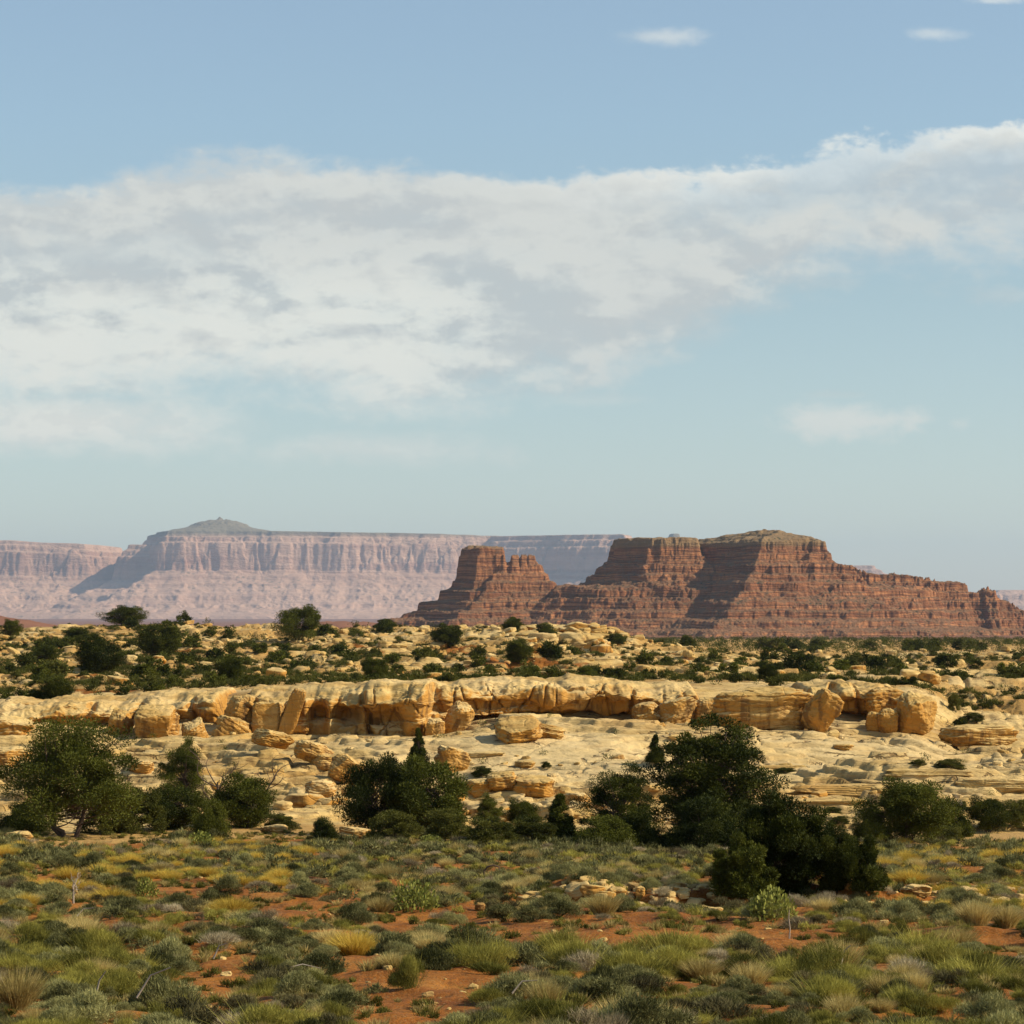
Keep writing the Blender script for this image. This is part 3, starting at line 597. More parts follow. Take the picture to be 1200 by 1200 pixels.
B_ = [ # px, row bottom, w, h, label, seed, kwargs
 (180,870,48,36,'square cream-topped block with a dark brown face below the left ledge',11,dict(p=7,cuts=2,amp=.05,Y=165,tilt=(.38,0,.10),depth=.8)),
 (182,843,50,12,'thin flat slab capping the square block at the left ledge',12,dict(p=5,cuts=1,amp=.06,Y=165.4,tilt=(0,.03,.1),depth=.8)),
 (138,870,32,36,'brown rounded block just left of the square dark-faced block',13,dict(Y=166,tilt=(.45,.25,.3))),
 (228,876,30,26,'small dark pyramid-shaped block right of the square dark-faced block',14,dict(Y=164.5,tilt=(.4,-.3,.2))),
 (268,884,40,36,'tilted striped brown slab leaning against the left end of the long ledge',15,dict(p=5,tilt=(.3,.45,.4),Y=163.5,depth=.7,bed=.06)),
 (282,862,34,44,'upright rounded tan block at the left end of the long ledge',16,dict(Y=166,tilt=(0,.2,.5))),
 (314,858,38,34,'golden square-shouldered block set in the long ledge above its broken left end',17,dict(p=6,cuts=2,amp=.07,Y=164.6,depth=.6)),
 (318,882,44,18,'low rounded tan rock lying below the left part of the long ledge',18,dict(tilt=(0,.2,.3))),
 (366,900,44,22,'low brown wedge rock on the slickrock under the tall ledge face',19,dict(tilt=(0,.3,.2))),
 (342,862,19,56,'leaning orange slab of rock propped on the long ledge',20,dict(p=5,cuts=1,amp=.04,Y=164.4,tilt=(0,.36,-.2),depth=.5)),
 (608,873,52,24,'isolated dark-fronted boulder lying alone on the smooth pale slickrock',21,dict(tilt=(.35,-.1,.25),depth=.9,bed=.06)),
 (641,867,40,14,'low crumbling pile of rock on the right of the isolated boulder',22,dict(tilt=(0,.15,.1),bed=.07)),
 (535,856,28,34,'rounded brown boulder wedged at the notch right of the tall ledge face',23,dict(Y=163.5,tilt=(.4,.4,.3))),
 (510,858,22,16,'small grey-tan rock under the notch of the long ledge',24,dict(Y=162.5,)),
 (758,848,32,24,'rounded tan boulder sitting where the long ledge ends',25,dict(Y=166,p=3)),
 (795,852,46,28,'grey flat-topped boulder leaning left of the big golden block',26,dict(Y=165.5,tilt=(0,-.3,.2))),
 (772,864,22,16,'small brown boulder below the rounded tan boulder at the ledge end',27,dict(Y=162,)),
 (796,868,24,14,'low brown stone right of the small boulder below the ledge end',28,dict(Y=162,tilt=(0,.2,.7))),
 (896,843,114,35,'huge golden layered block with an undercut orange foot right of centre',29,dict(p=5,cuts=3,amp=.12,Y=163,depth=.45,bed=.05,n=40,sink=.02,tilt=(.14,0,0))),
 (832,838,34,22,'dark rounded block left of the huge golden layered block',30,dict(Y=166,)),
 (962,852,38,42,'dark slab tilted against the right end of the huge golden block',31,dict(p=5,Y=162.6,tilt=(.40,.50,.2),depth=.6,bed=.05)),
 (1042,848,24,17,'small round boulder in front of the short right ledge',32,dict(Y=163.5,p=2.6,cuts=2)),
 (1024,846,18,12,'small rubbly stone left of the round boulder at the right ledge',33,dict(Y=164)),
 (1074,848,46,36,'large dark-faced angular boulder at the right end of the ledges',34,dict(Y=163.5,tilt=(.42,.3,.15))),
 (1040,822,48,18,'flat dark caprock slab on top of the short right ledge',35,dict(Y=169,p=4,bed=.06)),
 (990,880,24,7,'flat dark stone lying on the smooth slope under the right ledge',36,dict()),
 (130,842,56,14,'long flat cream slab on top of the left ledge',37,dict(Y=172,p=4)),
 (25,848,70,28,'broad rounded cream hump on the left edge of the ledge',38,dict(Y=170,p=3,tilt=(0,.1,.2))),
 (80,862,60,32,'sloping cream lump behind the crown of the left juniper',39,dict(Y=168,p=3,tilt=(0,.25,.2))),
 (8,872,56,30,'tan hump low at the left edge of the photo beneath the ledge',40,dict(Y=163,p=3)),
 (10,900,46,22,'cracked tan rock at the left edge above the juniper bushes',41,dict(p=3.5)),
 (375,936,36,20,'round dark boulder beside the pale slope right of the dead tree',42,dict(p=3)),
 (405,925,40,30,'dark brown boulder at the left shoulder of the middle juniper clump',43,dict(p=4,tilt=(0,.3,.1))),
 (380,905,34,18,'brown block above the round dark boulder right of the dead tree',44,dict(tilt=(0,.2,.4))),
 (530,910,34,26,'orange-sided block above the right shoulder of the middle juniper clump',45,dict(p=5,tilt=(.1,.2,.5))),
 (625,938,54,24,'large rounded tan block above the gap in the juniper row',46,dict(tilt=(0,.1,.3))),
 (590,930,40,22,'tan block left of the large rounded block above the gap in the junipers',47,dict(tilt=(0,-.1,.1))),
 (678,948,34,16,'cream block above the cone-shaped juniper',48,dict(tilt=(0,.1,.3))),
 (560,936,34,20,'brown cracked block directly right of the middle juniper clump',49,dict()),
 (615,902,26,9,'small flat rock on the foot of the pale slickrock slope',50,dict()),
 (165,912,28,16,'cream boulder right of the tall left juniper crown',51,dict()),
 (1150,875,90,22,'long rounded tan outcrop on the right slickrock slope',52,dict(p=3,amp=.16,depth=.6,n=30)),
 (985,830,70,14,'rounded tan cap above the right ledge',53,dict(Y=172,p=3)),
 (720,1060,28,14,'largest golden rock of the small foreground outcrop',54,dict(mat='gold')),
 (690,1053,30,9,'flat golden slab at the left end of the small foreground outcrop',55,dict(mat='gold')),
 (750,1053,12,12,'small upright orange rock on the foreground outcrop beside the dark hollow',56,dict()),
 (562,1069,13,10,'lone orange rock on the red dirt left of the foreground outcrop',57,dict(p=3)),
 (900,1121,13,9,'pale round stone lying on the red dirt beside a thin stalk',58,dict(p=2.4,cuts=1,mat='rock')),
 (838,1073,20,8,'flat golden stone on the red dirt left of the big foreground juniper',59,dict()),
 (1075,1058,36,13,'golden flat-topped rock right of the big foreground juniper',60,dict()),
 (1000,1056,18,12,'orange block at the right foot of the big foreground juniper',61,dict()),
 (1135,1053,26,10,'low golden rock in the right end of the foreground outcrop',62,dict()),
 (20,985,30,9,'low tan rock under the left juniper bushes',63,dict()),
 (415,985,40,12,'pale flat rock in front of the middle juniper clump',64,dict(tilt=(0,.1,.2))),
 (320,978,30,10,'low golden rock in the sand right of the round dark juniper',65,dict()),
 (1005,934,150,12,'long layered slab stepping across the right slickrock left of the wide juniper',70,dict(mat='rock',depth=.35,p=5,bed=.07,n=44,sink=.5)),
 (955,950,120,11,'lower layered slab on the slickrock just above the foreground juniper',71,dict(mat='rock',depth=.35,p=5,bed=.07,n=44,sink=.5)),
 (1088,914,96,8,'thin layered slab under the flat dark shrub on the right slope',72,dict(mat='rock',depth=.35,p=5,bed=.07,n=44,sink=.5)),
 (1165,930,90,11,'layered slab at the right edge above the thin juniper',73,dict(mat='rock',depth=.4,p=5,bed=.07,n=44,sink=.5)),
 (560,890,60,7,'thin cracked slab on the pale slope left of centre below the isolated boulder',74,dict(mat='rock',depth=.4,p=5,bed=.07,n=30,sink=.5)),
 (910,905,70,6,'thin slab on the smooth slope just right of the tallest pinyon',75,dict(mat='rock',depth=.4,p=5,bed=.07,n=30,sink=.5)),
]
for px, row, w_, h_, lab, sd, kw in B_: boulder(px, row, w_, h_, lab, sd, **kw)

# rock prototypes for the loose blocks of the bench, the slickrock and the outcrop
rng = np.random.RandomState(11); rr = random.Random(5)
protos = []
for k_ in range(8):
    v, F = rock_mesh((1, .9, .62), 200+k_, 9, 4.5, 7, .14, .03, 3)
    protos.append((v, F))
pm = []
def inst(proto, name, loc, rz, sc, label, cat, group, tilt=(0, 0)):
    o = bpy.data.objects.new(name, proto); COL.objects.link(o); o.location = loc; o.rotation_euler = (tilt[0], tilt[1], rz)
    o.scale = sc if hasattr(sc, '__len__') else (sc, sc, sc); return tag(o, label, cat, group)
rock_me = []
for k_, (v, F) in enumerate(protos):
    me = bpy.data.meshes.new('loose_rock'); me.from_pydata(v.tolist(), [], F.tolist()); me.materials.append(M['gold' if k_ % 2 else 'rock']); me.polygons.foreach_set('use_smooth', [True]*len(F)); rock_me.append(me)
cand = []
def scatter_rocks(n, pxr, yr, sz, dens, gz):
    k_ = 0
    while k_ < n:
        Y = rr.uniform(*yr)**1.0; px = rr.uniform(*pxr); X = (px-600)/FP*Y
        if dens is not None and rr.random() > dens(px, Y, X): k_ += .2; continue
        s_ = sz[0]*(sz[1]/sz[0])**(rr.random()**1.6); cand.append((X, Y, s_, px, gz)); k_ += 1
pn = lambda X, Y, s, zz: float(fbm(X/s, Y/s, zz, 3))
scatter_rocks(1700, (-60, 870), (205, 432), (.5, 1.9), lambda px, Y, X: sst(pn(X, Y*1.6, 24, 70.), -.15, .35)*(.35+.65*sst(Y, 220, 300)), 'bench')
scatter_rocks(2600, (-60, 870), (200, 432), (.25, .8), lambda px, Y, X: sst(pn(X, Y*1.6, 14, 72.), -.2, .3), 'bench')
scatter_rocks(330, (612, 705), (345, 412), (.9, 3.2), None, 'pile')
scatter_rocks(420, (-40, 1260), (112, 164), (.18, .9), lambda px, Y, X: sst(pn(X, Y*1.5, 10, 71.), .0, .4)*.9, 'slick')
scatter_rocks(160, (330, 720), (114, 128), (.3, 1.3), None, 'slick')
scatter_rocks(330, (615, 860), (54.0, 59.0), (.09, .45), lambda px, Y, X: sst(pn(X*2, Y*2, 7, 73.), -.35, .25), 'outcrop')
scatter_rocks(260, (980, 1200), (55.0, 60.5), (.08, .36), lambda px, Y, X: sst(pn(X*2, Y*2, 7, 73.), -.2, .25), 'outcrop')
scatter_rocks(350, (860, 1260), (205, 700), (.4, 2.0), None, 'plain')
scatter_rocks(1100, (-60, 1260), (29, 100), (.035, .15), None, 'floor')
LR = {'bench': 'angular tan block among the juniper bushes on the rubbly bench', 'pile': 'pale block in the rock pile at the crest left of centre right',
      'slick': 'loose tan stone lying on the slickrock slope behind the juniper row', 'outcrop': 'golden stone of the low broken outcrop in the foreground scrub',
      'plain': 'pale slab between the junipers of the far right plain', 'floor': 'small stone on the red dirt of the foreground scrub'}
LR['pile'] = 'pale block in the rounded rock pile on the bench crest below the butte'
cand.sort(key=lambda c_: -c_[2]/c_[1]); zc = H(np.array([c_[0] for c_ in cand]), np.array([c_[1] for c_ in cand]))
bigV, bigF, off = [], [], 0
lowp = [rock_mesh((1, .9, .62), 300+k_, 3, 4.5, 5, .15, 0) for k_ in range(6)]
nr = 0
for c_, z in zip(cand, zc):
    X, Y, s_, px, gz = c_; sq = (s_*rr.uniform(.8, 1.4), s_*rr.uniform(.8, 1.2), s_*rr.uniform(.55, 1.0)); rz = rr.uniform(0, 6.28); ti = (rr.gauss(0, .15), rr.gauss(0, .15))
    if nr < 300:
        side = 'left third' if px < 400 else ('middle' if px < 800 else 'right third')
        inst(rr.choice(rock_me), 'loose_rock', (X, Y, z+s_*.12), rz, sq, LR[gz]+', '+side, 'rock', 'loose sandstone blocks', ti); nr += 1
    else:
        v, F = lowp[rr.randrange(6)]; v = (v*np.array(sq))@rotm(ti[0], ti[1], rz).T+np.array([X, Y, z+s_*.12]); bigV.append(v); bigF.append(F+off); off += len(v)
o = mk('rubble', np.concatenate(bigV), np.concatenate(bigF), M['rock'], smooth=False); tag(o, 'scattered small tan rubble on the bench and slopes', 'rubble', kind='stuff')

# ------------------------------------------------------------------ plants
def tris(P, D, L, Wd, seed=0, bend=0):
    """thin triangles: base P, direction D, length L, width Wd"""
    r = np.random.RandomState(seed); n = len(P); q = r.normal(size=(n, 3)); s_ = np.cross(D, q); s_ /= np.linalg.norm(s_, axis=1)[:, None]+1e-9
    V = np.empty((n, 3, 3)); V[:, 0] = P-s_*Wd[:, None]/2; V[:, 1] = P+s_*Wd[:, None]/2; V[:, 2] = P+D*L[:, None]
    return V.reshape(-1, 3), np.arange(n*3).reshape(n, 3)
def unit(v): return v/(np.linalg.norm(v, axis=1)[:, None]+1e-9)
def lumpy(dirs, seed, amp=.3, f=1.6):
    return 1+amp*fbm(dirs[:, 0]*f+seed*3.3, dirs[:, 1]*f+seed*1.7, dirs[:, 2]*f+seed*2.1, 3)
def shrub_mesh(name, mat, seed, n, rad, hgt, leafL, leafW, up=.5, fill=.45, twigs=24):
    r = np.random.RandomState(seed)
    nl = max(6, int(rad*hgt*40)); 
    # a handful of sprays (lobes), each with its own tip height
    cen = r.normal(size=(nl, 3)); cen[:, 2] = np.abs(cen[:, 2]); cen = unit(cen)*r.uniform(.45, .95, (nl, 1)); cen *= [rad*.72, rad*.72, hgt*.70]
    k_ = r.randint(nl, size=n); lr = (.26+.18*r.rand(nl))*min(rad, hgt*1.2)
    d = unit(r.normal(size=(n, 3))); d[:, 2] = np.abs(d[:, 2])*.9-.15; rad_ = r.rand(n)**fill
    Pp = cen[k_]+d*(lr[k_]*rad_)[:, None]*[1.1, 1.1, .9]; Pp[:, 2] = np.maximum(Pp[:, 2], .01)
    D = unit(unit(Pp+[0, 0, .02])*(1-up)+np.array([0, 0, up])+r.normal(size=(n, 3))*.45)
    V, F = tris(Pp, D, leafL*r.uniform(.5, 1.4, n), leafW*r.uniform(.6, 1.3, n), seed)
    tint = np.repeat(np.clip(r.rand(nl)[k_]*.6+.4*r.rand(n), 0, 1), 3)
    if twigs:
        tw = r.randint(nl, size=twigs); P0 = r.normal(size=(twigs, 3))*[.04, .04, 0]; D0 = cen[tw]*1.25-P0; L0 = np.linalg.norm(D0, axis=1)
        v2, f2 = tris(P0, unit(D0), L0, np.full(twigs, leafW*1.6), seed+1); F = np.concatenate([F, f2+len(V)]); V = np.concatenate([V, v2]); tint = np.concatenate([tint, np.full(len(v2), .1)])
    return V, F, tint
def tuft_mesh(seed, n, rad, hgt, wd, spread=.9, curve_=.35):
    r = np.random.RandomState(seed); ang = r.rand(n)*6.283; q = r.rand(n)**.6*spread
    D = np.stack([np.cos(ang)*q, np.sin(ang)*q, np.ones(n)], -1); D = unit(D); L = hgt*r.uniform(.55, 1.12, n)
    P0 = np.stack([np.cos(ang)*q*rad*.35, np.sin(ang)*q*rad*.35, np.zeros(n)], -1)+r.normal(size=(n, 3))*[rad*.12, rad*.12, 0]
    s_ = unit(np.cross(D, r.normal(size=(n, 3))))*(wd/2); P1 = P0+D*(L*.55)[:, None]; D2 = unit(D+np.stack([np.cos(ang)*curve_*q, np.sin(ang)*curve_*q, -curve_*.5*q], -1)); P2 = P1+D2*(L*.5)[:, None]
    V = np.stack([P0-s_*.6, P0+s_*.6, P1+s_, P1-s_, P2], 1).reshape(-1, 3); b_ = np.arange(n)[:, None]*5
    F = np.concatenate([b_+[0, 1, 2], b_+[0, 2, 3], b_+[3, 2, 4]]); tint = np.repeat(r.rand(n), 5); return V, F, tint
def tomesh(name, V, F, tint, mat):
    o = mk(name, V, F, mat, smooth=False, attrs={'tint': tint}); me = o.data; bpy.data.objects.remove(o); return me
SH = {}
SH['sagebrush'] = [tomesh('sagebrush', *shrub_mesh('s', 0, 20+i, 6500, .50, .42, .050, .0085, .5, .5, 40), M['sage']) for i in range(5)]
SH['dark_shrub'] = [tomesh('dark_shrub', *shrub_mesh('s', 0, 30+i, 4200, .45, .40, .060, .0075, .45, .5, 60), M['dark']) for i in range(3)]
SH['dry_brush'] = [tomesh('dry_brush', *shrub_mesh('s', 0, 36+i, 2200, .42, .38, .085, .0055, .45, .6, 90), M['dry']) for i in range(3)]
SH['green_shrub'] = []
for i in range(4):
    V, F, ti = shrub_mesh('s', 0, 40+i, 7500, .48, .42, .065, .0055, .60, .5); V2, F2, t2 = tuft_mesh(45+i, 200, .5, .46, .004, .9, .3)
    SH['green_shrub'].append(tomesh('green_shrub', np.concatenate([V, V2]), np.concatenate([F, F2+len(V)]), np.concatenate([ti, t2]), M['green']))
SH['grass_tuft'] = [tomesh('grass_tuft', *tuft_mesh(60+i, 1500, .30, .40, .005, .8, .4), M['straw']) for i in range(3)]
SH['golden_tuft'] = [tomesh('golden_tuft', *tuft_mesh(70+i, 2200, .40, .42, .0055, 1.1, .5), M['golden']) for i in range(2)]
LOW = {'sagebrush': [shrub_mesh('s', 0, 80+i, 330, .50, .42, .13, .034, .4, .5, 0) for i in range(5)],
       'dark_shrub': [shrub_mesh('s', 0, 90+i, 300, .45, .40, .12, .032, .4, .5, 0) for i in range(3)],
       'dry_brush': [shrub_mesh('s', 0, 96+i, 200, .42, .38, .14, .022, .4, .6, 0) for i in range(3)],
       'green_shrub': [shrub_mesh('s', 0, 100+i, 300, .45, .42, .16, .028, .8, .5, 0) for i in range(4)],
       'grass_tuft': [tuft_mesh(110+i, 90, .30, .38, .024, .8, .4) for i in range(3)],
       'golden_tuft': [tuft_mesh(120+i, 100, .34, .32, .028, 1.1, .5) for i in range(2)]}
BARE = [(415,1124,36,26),(485,1072,30,9),(900,1126,16,12),(905,1084,28,9),(925,1108,8,12),(562,1074,12,7),(86,1064,12,8),(245,1150,30,34),(262,1125,50,8),(505,1160,62,22),(465,1182,56,18),(360,1065,60,7),(1100,1170,40,8),(600,1130,30,6),(640,1094,130,7),(800,1092,110,7),(950,1100,80,8),(860,1135,50,6),(1160,1105,50,8),(780,1150,36,8),(60,1025,60,4),(200,1040,70,6),(330,1055,60,6),(470,1065,40,5),(360,1120,30,5),(1050,1095,60,6),(1010,1180,40,7),(330,978,90,5),(120,985,90,5),(690,1085,150,6)]
def bare(px, row):
    return any(a_ and ((px-x_)/a_)**2+((row-y_)/b_)**2 < 1 for x_, y_, a_, b_ in BARE)
pl = []
def clear_of(X, Y, rad, grid, f=.62):
    gx, gy = int(X), int(Y)
    for i in range(gx-1, gx+2):
        for j in range(gy-1, gy+2):
            for (x_, y_, r_) in grid.get((i, j), ()):
                if (X-x_)**2+(Y-y_)**2 < ((rad+r_)*f)**2: return False
    grid.setdefault((gx, gy), []).append((X, Y, rad)); return True
grid = {}
N_TRY = 21000
Ytry = np.sqrt(rng.uniform(26.5**2, 101**2, N_TRY)); Utry = rng.uniform(-.20, .20, N_TRY); Xt = Utry*Ytry; Zt = H(Xt, Ytry)
nA = fbm(Xt/4.5, Ytry/4.5, 80., 3); nB = fbm(Xt/7, Ytry/7, 81., 3); nC = fbm(Xt/5, Ytry/5, 82., 3)
for X, Y, z, a_, b_, c_ in zip(Xt, Ytry, Zt, nA, nB, nC):
    px, row = 600+FP*X/Y, HR-FP*z/Y
    if bare(px, row) or bare(px, row-.22*FP/Y) : continue
    front = Y < 43
    if not front and a_ < (-.12 if Y < 62 else -.30) and rr.random() < .75: continue
    if Y > 92 and rr.random() < .45: continue
    r_ = rr.random()
    if 46 < Y < 80 and rr.random() < .3: continue
    gw = .30+.45*b_+(.10 if px < 420 and front else 0)
    if 990 < row < 1075 and (px < 400 or px > 980) and r_ < .36: kind = 'golden_tuft' if rr.random() < .35 else 'green_shrub'
    elif r_ < gw: kind = 'green_shrub'
    elif r_ < gw+.08+.12*max(0, c_): kind = 'grass_tuft'
    elif r_ < gw+.22: kind = 'dark_shrub'
    elif r_ < gw+.30: kind = 'dry_brush'
    else: kind = 'sagebrush'
    s_ = .38+.92*rr.random()**1.6 if front else rr.uniform(.55, 1.15)
    if kind in ('green_shrub',) and not front: s_ *= .6
    if kind == 'golden_tuft': s_ = rr.uniform(.5, .95)
    if kind == 'grass_tuft' : s_ *= .9
    rad = .45*s_
    if not clear_of(X, Y, rad, grid, .52 if front else .78 if Y < 76 else .64): continue
    pl.append((kind, X, Y, z, s_, px, row))
pl.sort(key=lambda q: -q[4]/q[2])
CN = {'sagebrush': ('grey-green sagebrush', 'shrub'), 'dark_shrub': ('dark twiggy brush', 'shrub'), 'dry_brush': ('pale dry leafless brush', 'shrub'), 'green_shrub': ('yellow-green wispy shrub', 'shrub'), 'grass_tuft': ('dry straw-coloured grass tuft', 'grass tuft'), 'golden_tuft': ('golden grass clump', 'grass tuft')}
cnt = {k_: 0 for k_ in CN}; rest = {k_: [] for k_ in CN}
def zone_of(px, Y):
    a_ = 'far left' if px < 240 else 'left' if px < 480 else 'middle' if px < 720 else 'right' if px < 960 else 'far right'
    b_ = 'in the scrub at the bottom edge' if Y < 34 else 'just in front of the red dirt strip' if Y < 46 else 'near the low rock outcrop' if Y < 62 else 'just before the juniper row'
    return b_+', '+a_
for q in pl:
    kind, X, Y, z, s_, px, row = q
    if cnt[kind] < (300 if kind in ('sagebrush', 'green_shrub') else 220) and -60 < px < 1260:
        cnt[kind] += 1; nm, ct = CN[kind]
        inst(rr.choice(SH[kind]), kind, (X, Y, z-.02), rr.uniform(0, 6.28), (s_*rr.uniform(.85, 1.15), s_*rr.uniform(.85, 1.15), s_*rr.uniform(.75, 1.1)), nm+' '+zone_of(px, Y), ct, nm+' plants across the desert flat')
    else: rest[kind].append(q)
MT = {'sagebrush': 'sage', 'dry_brush': 'dry', 'dark_shrub': 'dark', 'green_shrub': 'green', 'grass_tuft': 'straw', 'golden_tuft': 'golden'}
def bulk(name, items, low, mat, label):
    VV, FF, TT, off = [], [], [], 0
    for (X, Y, z, s_) in items:
        V, F, ti = low[rr.randrange(len(low))]; a_ = rr.uniform(0, 6.28); c_, s2 = math.cos(a_), math.sin(a_)
        v = V*s_; v = np.stack([v[:, 0]*c_-v[:, 1]*s2+X, v[:, 0]*s2+v[:, 1]*c_+Y, v[:, 2]+z-.02], -1)
        VV.append(v); FF.append(F+off); TT.append(np.clip(ti*.6+rr.random()*.4, 0, 1)); off += len(v)
    if VV:
        o = mk(name, np.concatenate(VV), np.concatenate(FF), mat, smooth=False, attrs={'tint': np.concatenate(TT)}); tag(o, label, name.replace('_', ' '), kind='stuff')
for k_, v in rest.items():
    bulk({'sagebrush': 'sagebrush_cover', 'dark_shrub': 'brush_cover', 'dry_brush': 'dead_brush', 'green_shrub': 'shrub_cover', 'grass_tuft': 'dry_grass', 'golden_tuft': 'golden_grass'}[k_],
         [(q[1], q[2], q[3], q[4]) for q in v], LOW[k_], M[MT[k_]], 'more distant small '+CN[k_][0]+' cover on the red flat')
# fine ground litter and little tufts among the shrubs
X = rng.uniform(-.19, .19, 9000); Y = np.sqrt(rng.uniform(27**2, 104**2, 9000)); X = X*Y; z = H(X, Y); k_ = fbm(X/3, Y/3, 85., 3) > -.1
its = list(zip(X[k_], Y[k_], z[k_], rng.uniform(.16, .5, k_.sum())))
bulk('small_plants', its[::2], LOW['green_shrub'], M['green'], 'tiny green plants dotted over the red dirt'); bulk('small_grass', its[1::2], LOW['grass_tuft'], M['straw'], 'tiny dry grass tufts dotted over the red dirt')

def special(kind, px, row, wpx, hpx, label, cat='shrub', me=None, w0=1.0, h0=.45):
    X, Y, z = place(px, row); s = Y/FP
    return inst(me or SH[kind][0], kind, (X, Y, z-.02), rr.uniform(0, 6), (wpx*s/w0, wpx*s/w0, hpx*s/h0), label, cat, None)
special('golden_tuft', 415, 1119, 70, 36, 'bright golden rounded grass clump in the left middle of the foreground scrub', 'grass tuft', w0=.95)
special('golden_tuft', 1063, 1066, 34, 22, 'golden grass clump beside the flat golden rock at right', 'grass tuft', w0=.95)
special('grass_tuft', 985, 1140, 62, 45, 'pale straw grass clump left of the large green shrub at lower right', 'grass tuft', w0=.7)
special('grass_tuft', 822, 1150, 60, 34, 'pale straw grass clump under the lone pale stone', 'grass tuft', w0=.7)
special('grass_tuft', 880, 1160, 56, 36, 'straw-coloured grass clump nearest the bottom right centre', 'grass tuft', w0=.7)
special('sagebrush', 705, 1170, 84, 60, 'large dark grey sagebrush at the bottom centre right of the bare red patch')
special('dark_shrub', 632, 1166, 60, 52, 'dark twiggy bush beside the large grey sagebrush at bottom centre')
special('green_shrub', 480, 1158, 66, 60, 'round green wispy shrub directly right of the golden clump', h0=.5)
def pads(seed, n=620, rad=.5, hgt=.5, sz=.05):
    r = np.random.RandomState(seed); VV, FF, off = [], [], 0
    for i in range(n):
        d = r.normal(size=3); d[2] = abs(d[2]); d /= np.linalg.norm(d); P0 = d*r.uniform(.3, 1)**.6*[rad, rad, hgt]
        u_ = unit((d*.5+[0, 0, .7]+r.normal(size=3)*.3)[None])[0]; s_ = unit(np.cross(u_, r.normal(size=3))[None])[0]; a_ = np.linspace(0, 6.283, 7)[:-1]; q = sz*r.uniform(.6, 1.2)
        VV.append(P0+np.outer(np.cos(a_)*q*.5, s_)+np.outer((np.sin(a_)+.8)*q*.7, u_)); k_ = off
        FF += [[k_, k_+1, k_+2], [k_, k_+2, k_+3], [k_, k_+3, k_+4], [k_, k_+4, k_+5]]; off += 6
    V = np.concatenate(VV); return V, np.array(FF), np.repeat(r.rand(n), 6)
padm = [tomesh('leafy_bush', *pads(130+i), M['bright']) for i in range(3)]
for i, (px, row, w_, h_, lab) in enumerate([(485,1068,62,36,'bright yellow-green leafy bush left of centre beyond the red dirt strip'),(905,1078,60,38,'bright leafy bush at the foot of the big foreground juniper'),
      (235,994,40,20,'pale green leafy bush below the round dark juniper'),(505,992,34,14,'small leafy green clump in front of the middle juniper clump'),(172,1052,30,24,'small dark-green leafy bush left in the ochre tussocks')]):
    special('leafy_bush', px, row, w_, h_, lab, me=padm[i % 3], w0=1.0, h0=.5)

# --- trees
def tube(path, rads, k=6):
    path = np.asarray(path); n = len(path); V = []; T = np.gradient(path, axis=0); T = unit(T)
    up = np.array([.3, .2, 1.]); 
    for i in range(n):
        a_ = np.cross(T[i], up); 
        if np.linalg.norm(a_) < .1: a_ = np.cross(T[i], [1, 0, 0])
        a_ /= np.linalg.norm(a_); b_ = np.cross(T[i], a_); th = np.arange(k)/k*6.2832
        V.append(path[i]+rads[i]*(np.outer(np.cos(th), a_)+np.outer(np.sin(th), b_)))
    V = np.concatenate(V); i, j = np.meshgrid(np.arange(n-1), np.arange(k), indexing='ij'); j2 = (j+1) % k
    F = np.stack([i*k+j, i*k+j2, (i+1)*k+j2, (i+1)*k+j], -1).reshape(-1, 4); return V, F
def bez(p0, p1, p2, n=7):
    t_ = np.linspace(0, 1, n)[:, None]; return (1-t_)**2*p0+2*t_*(1-t_)*p1+t_**2*p2
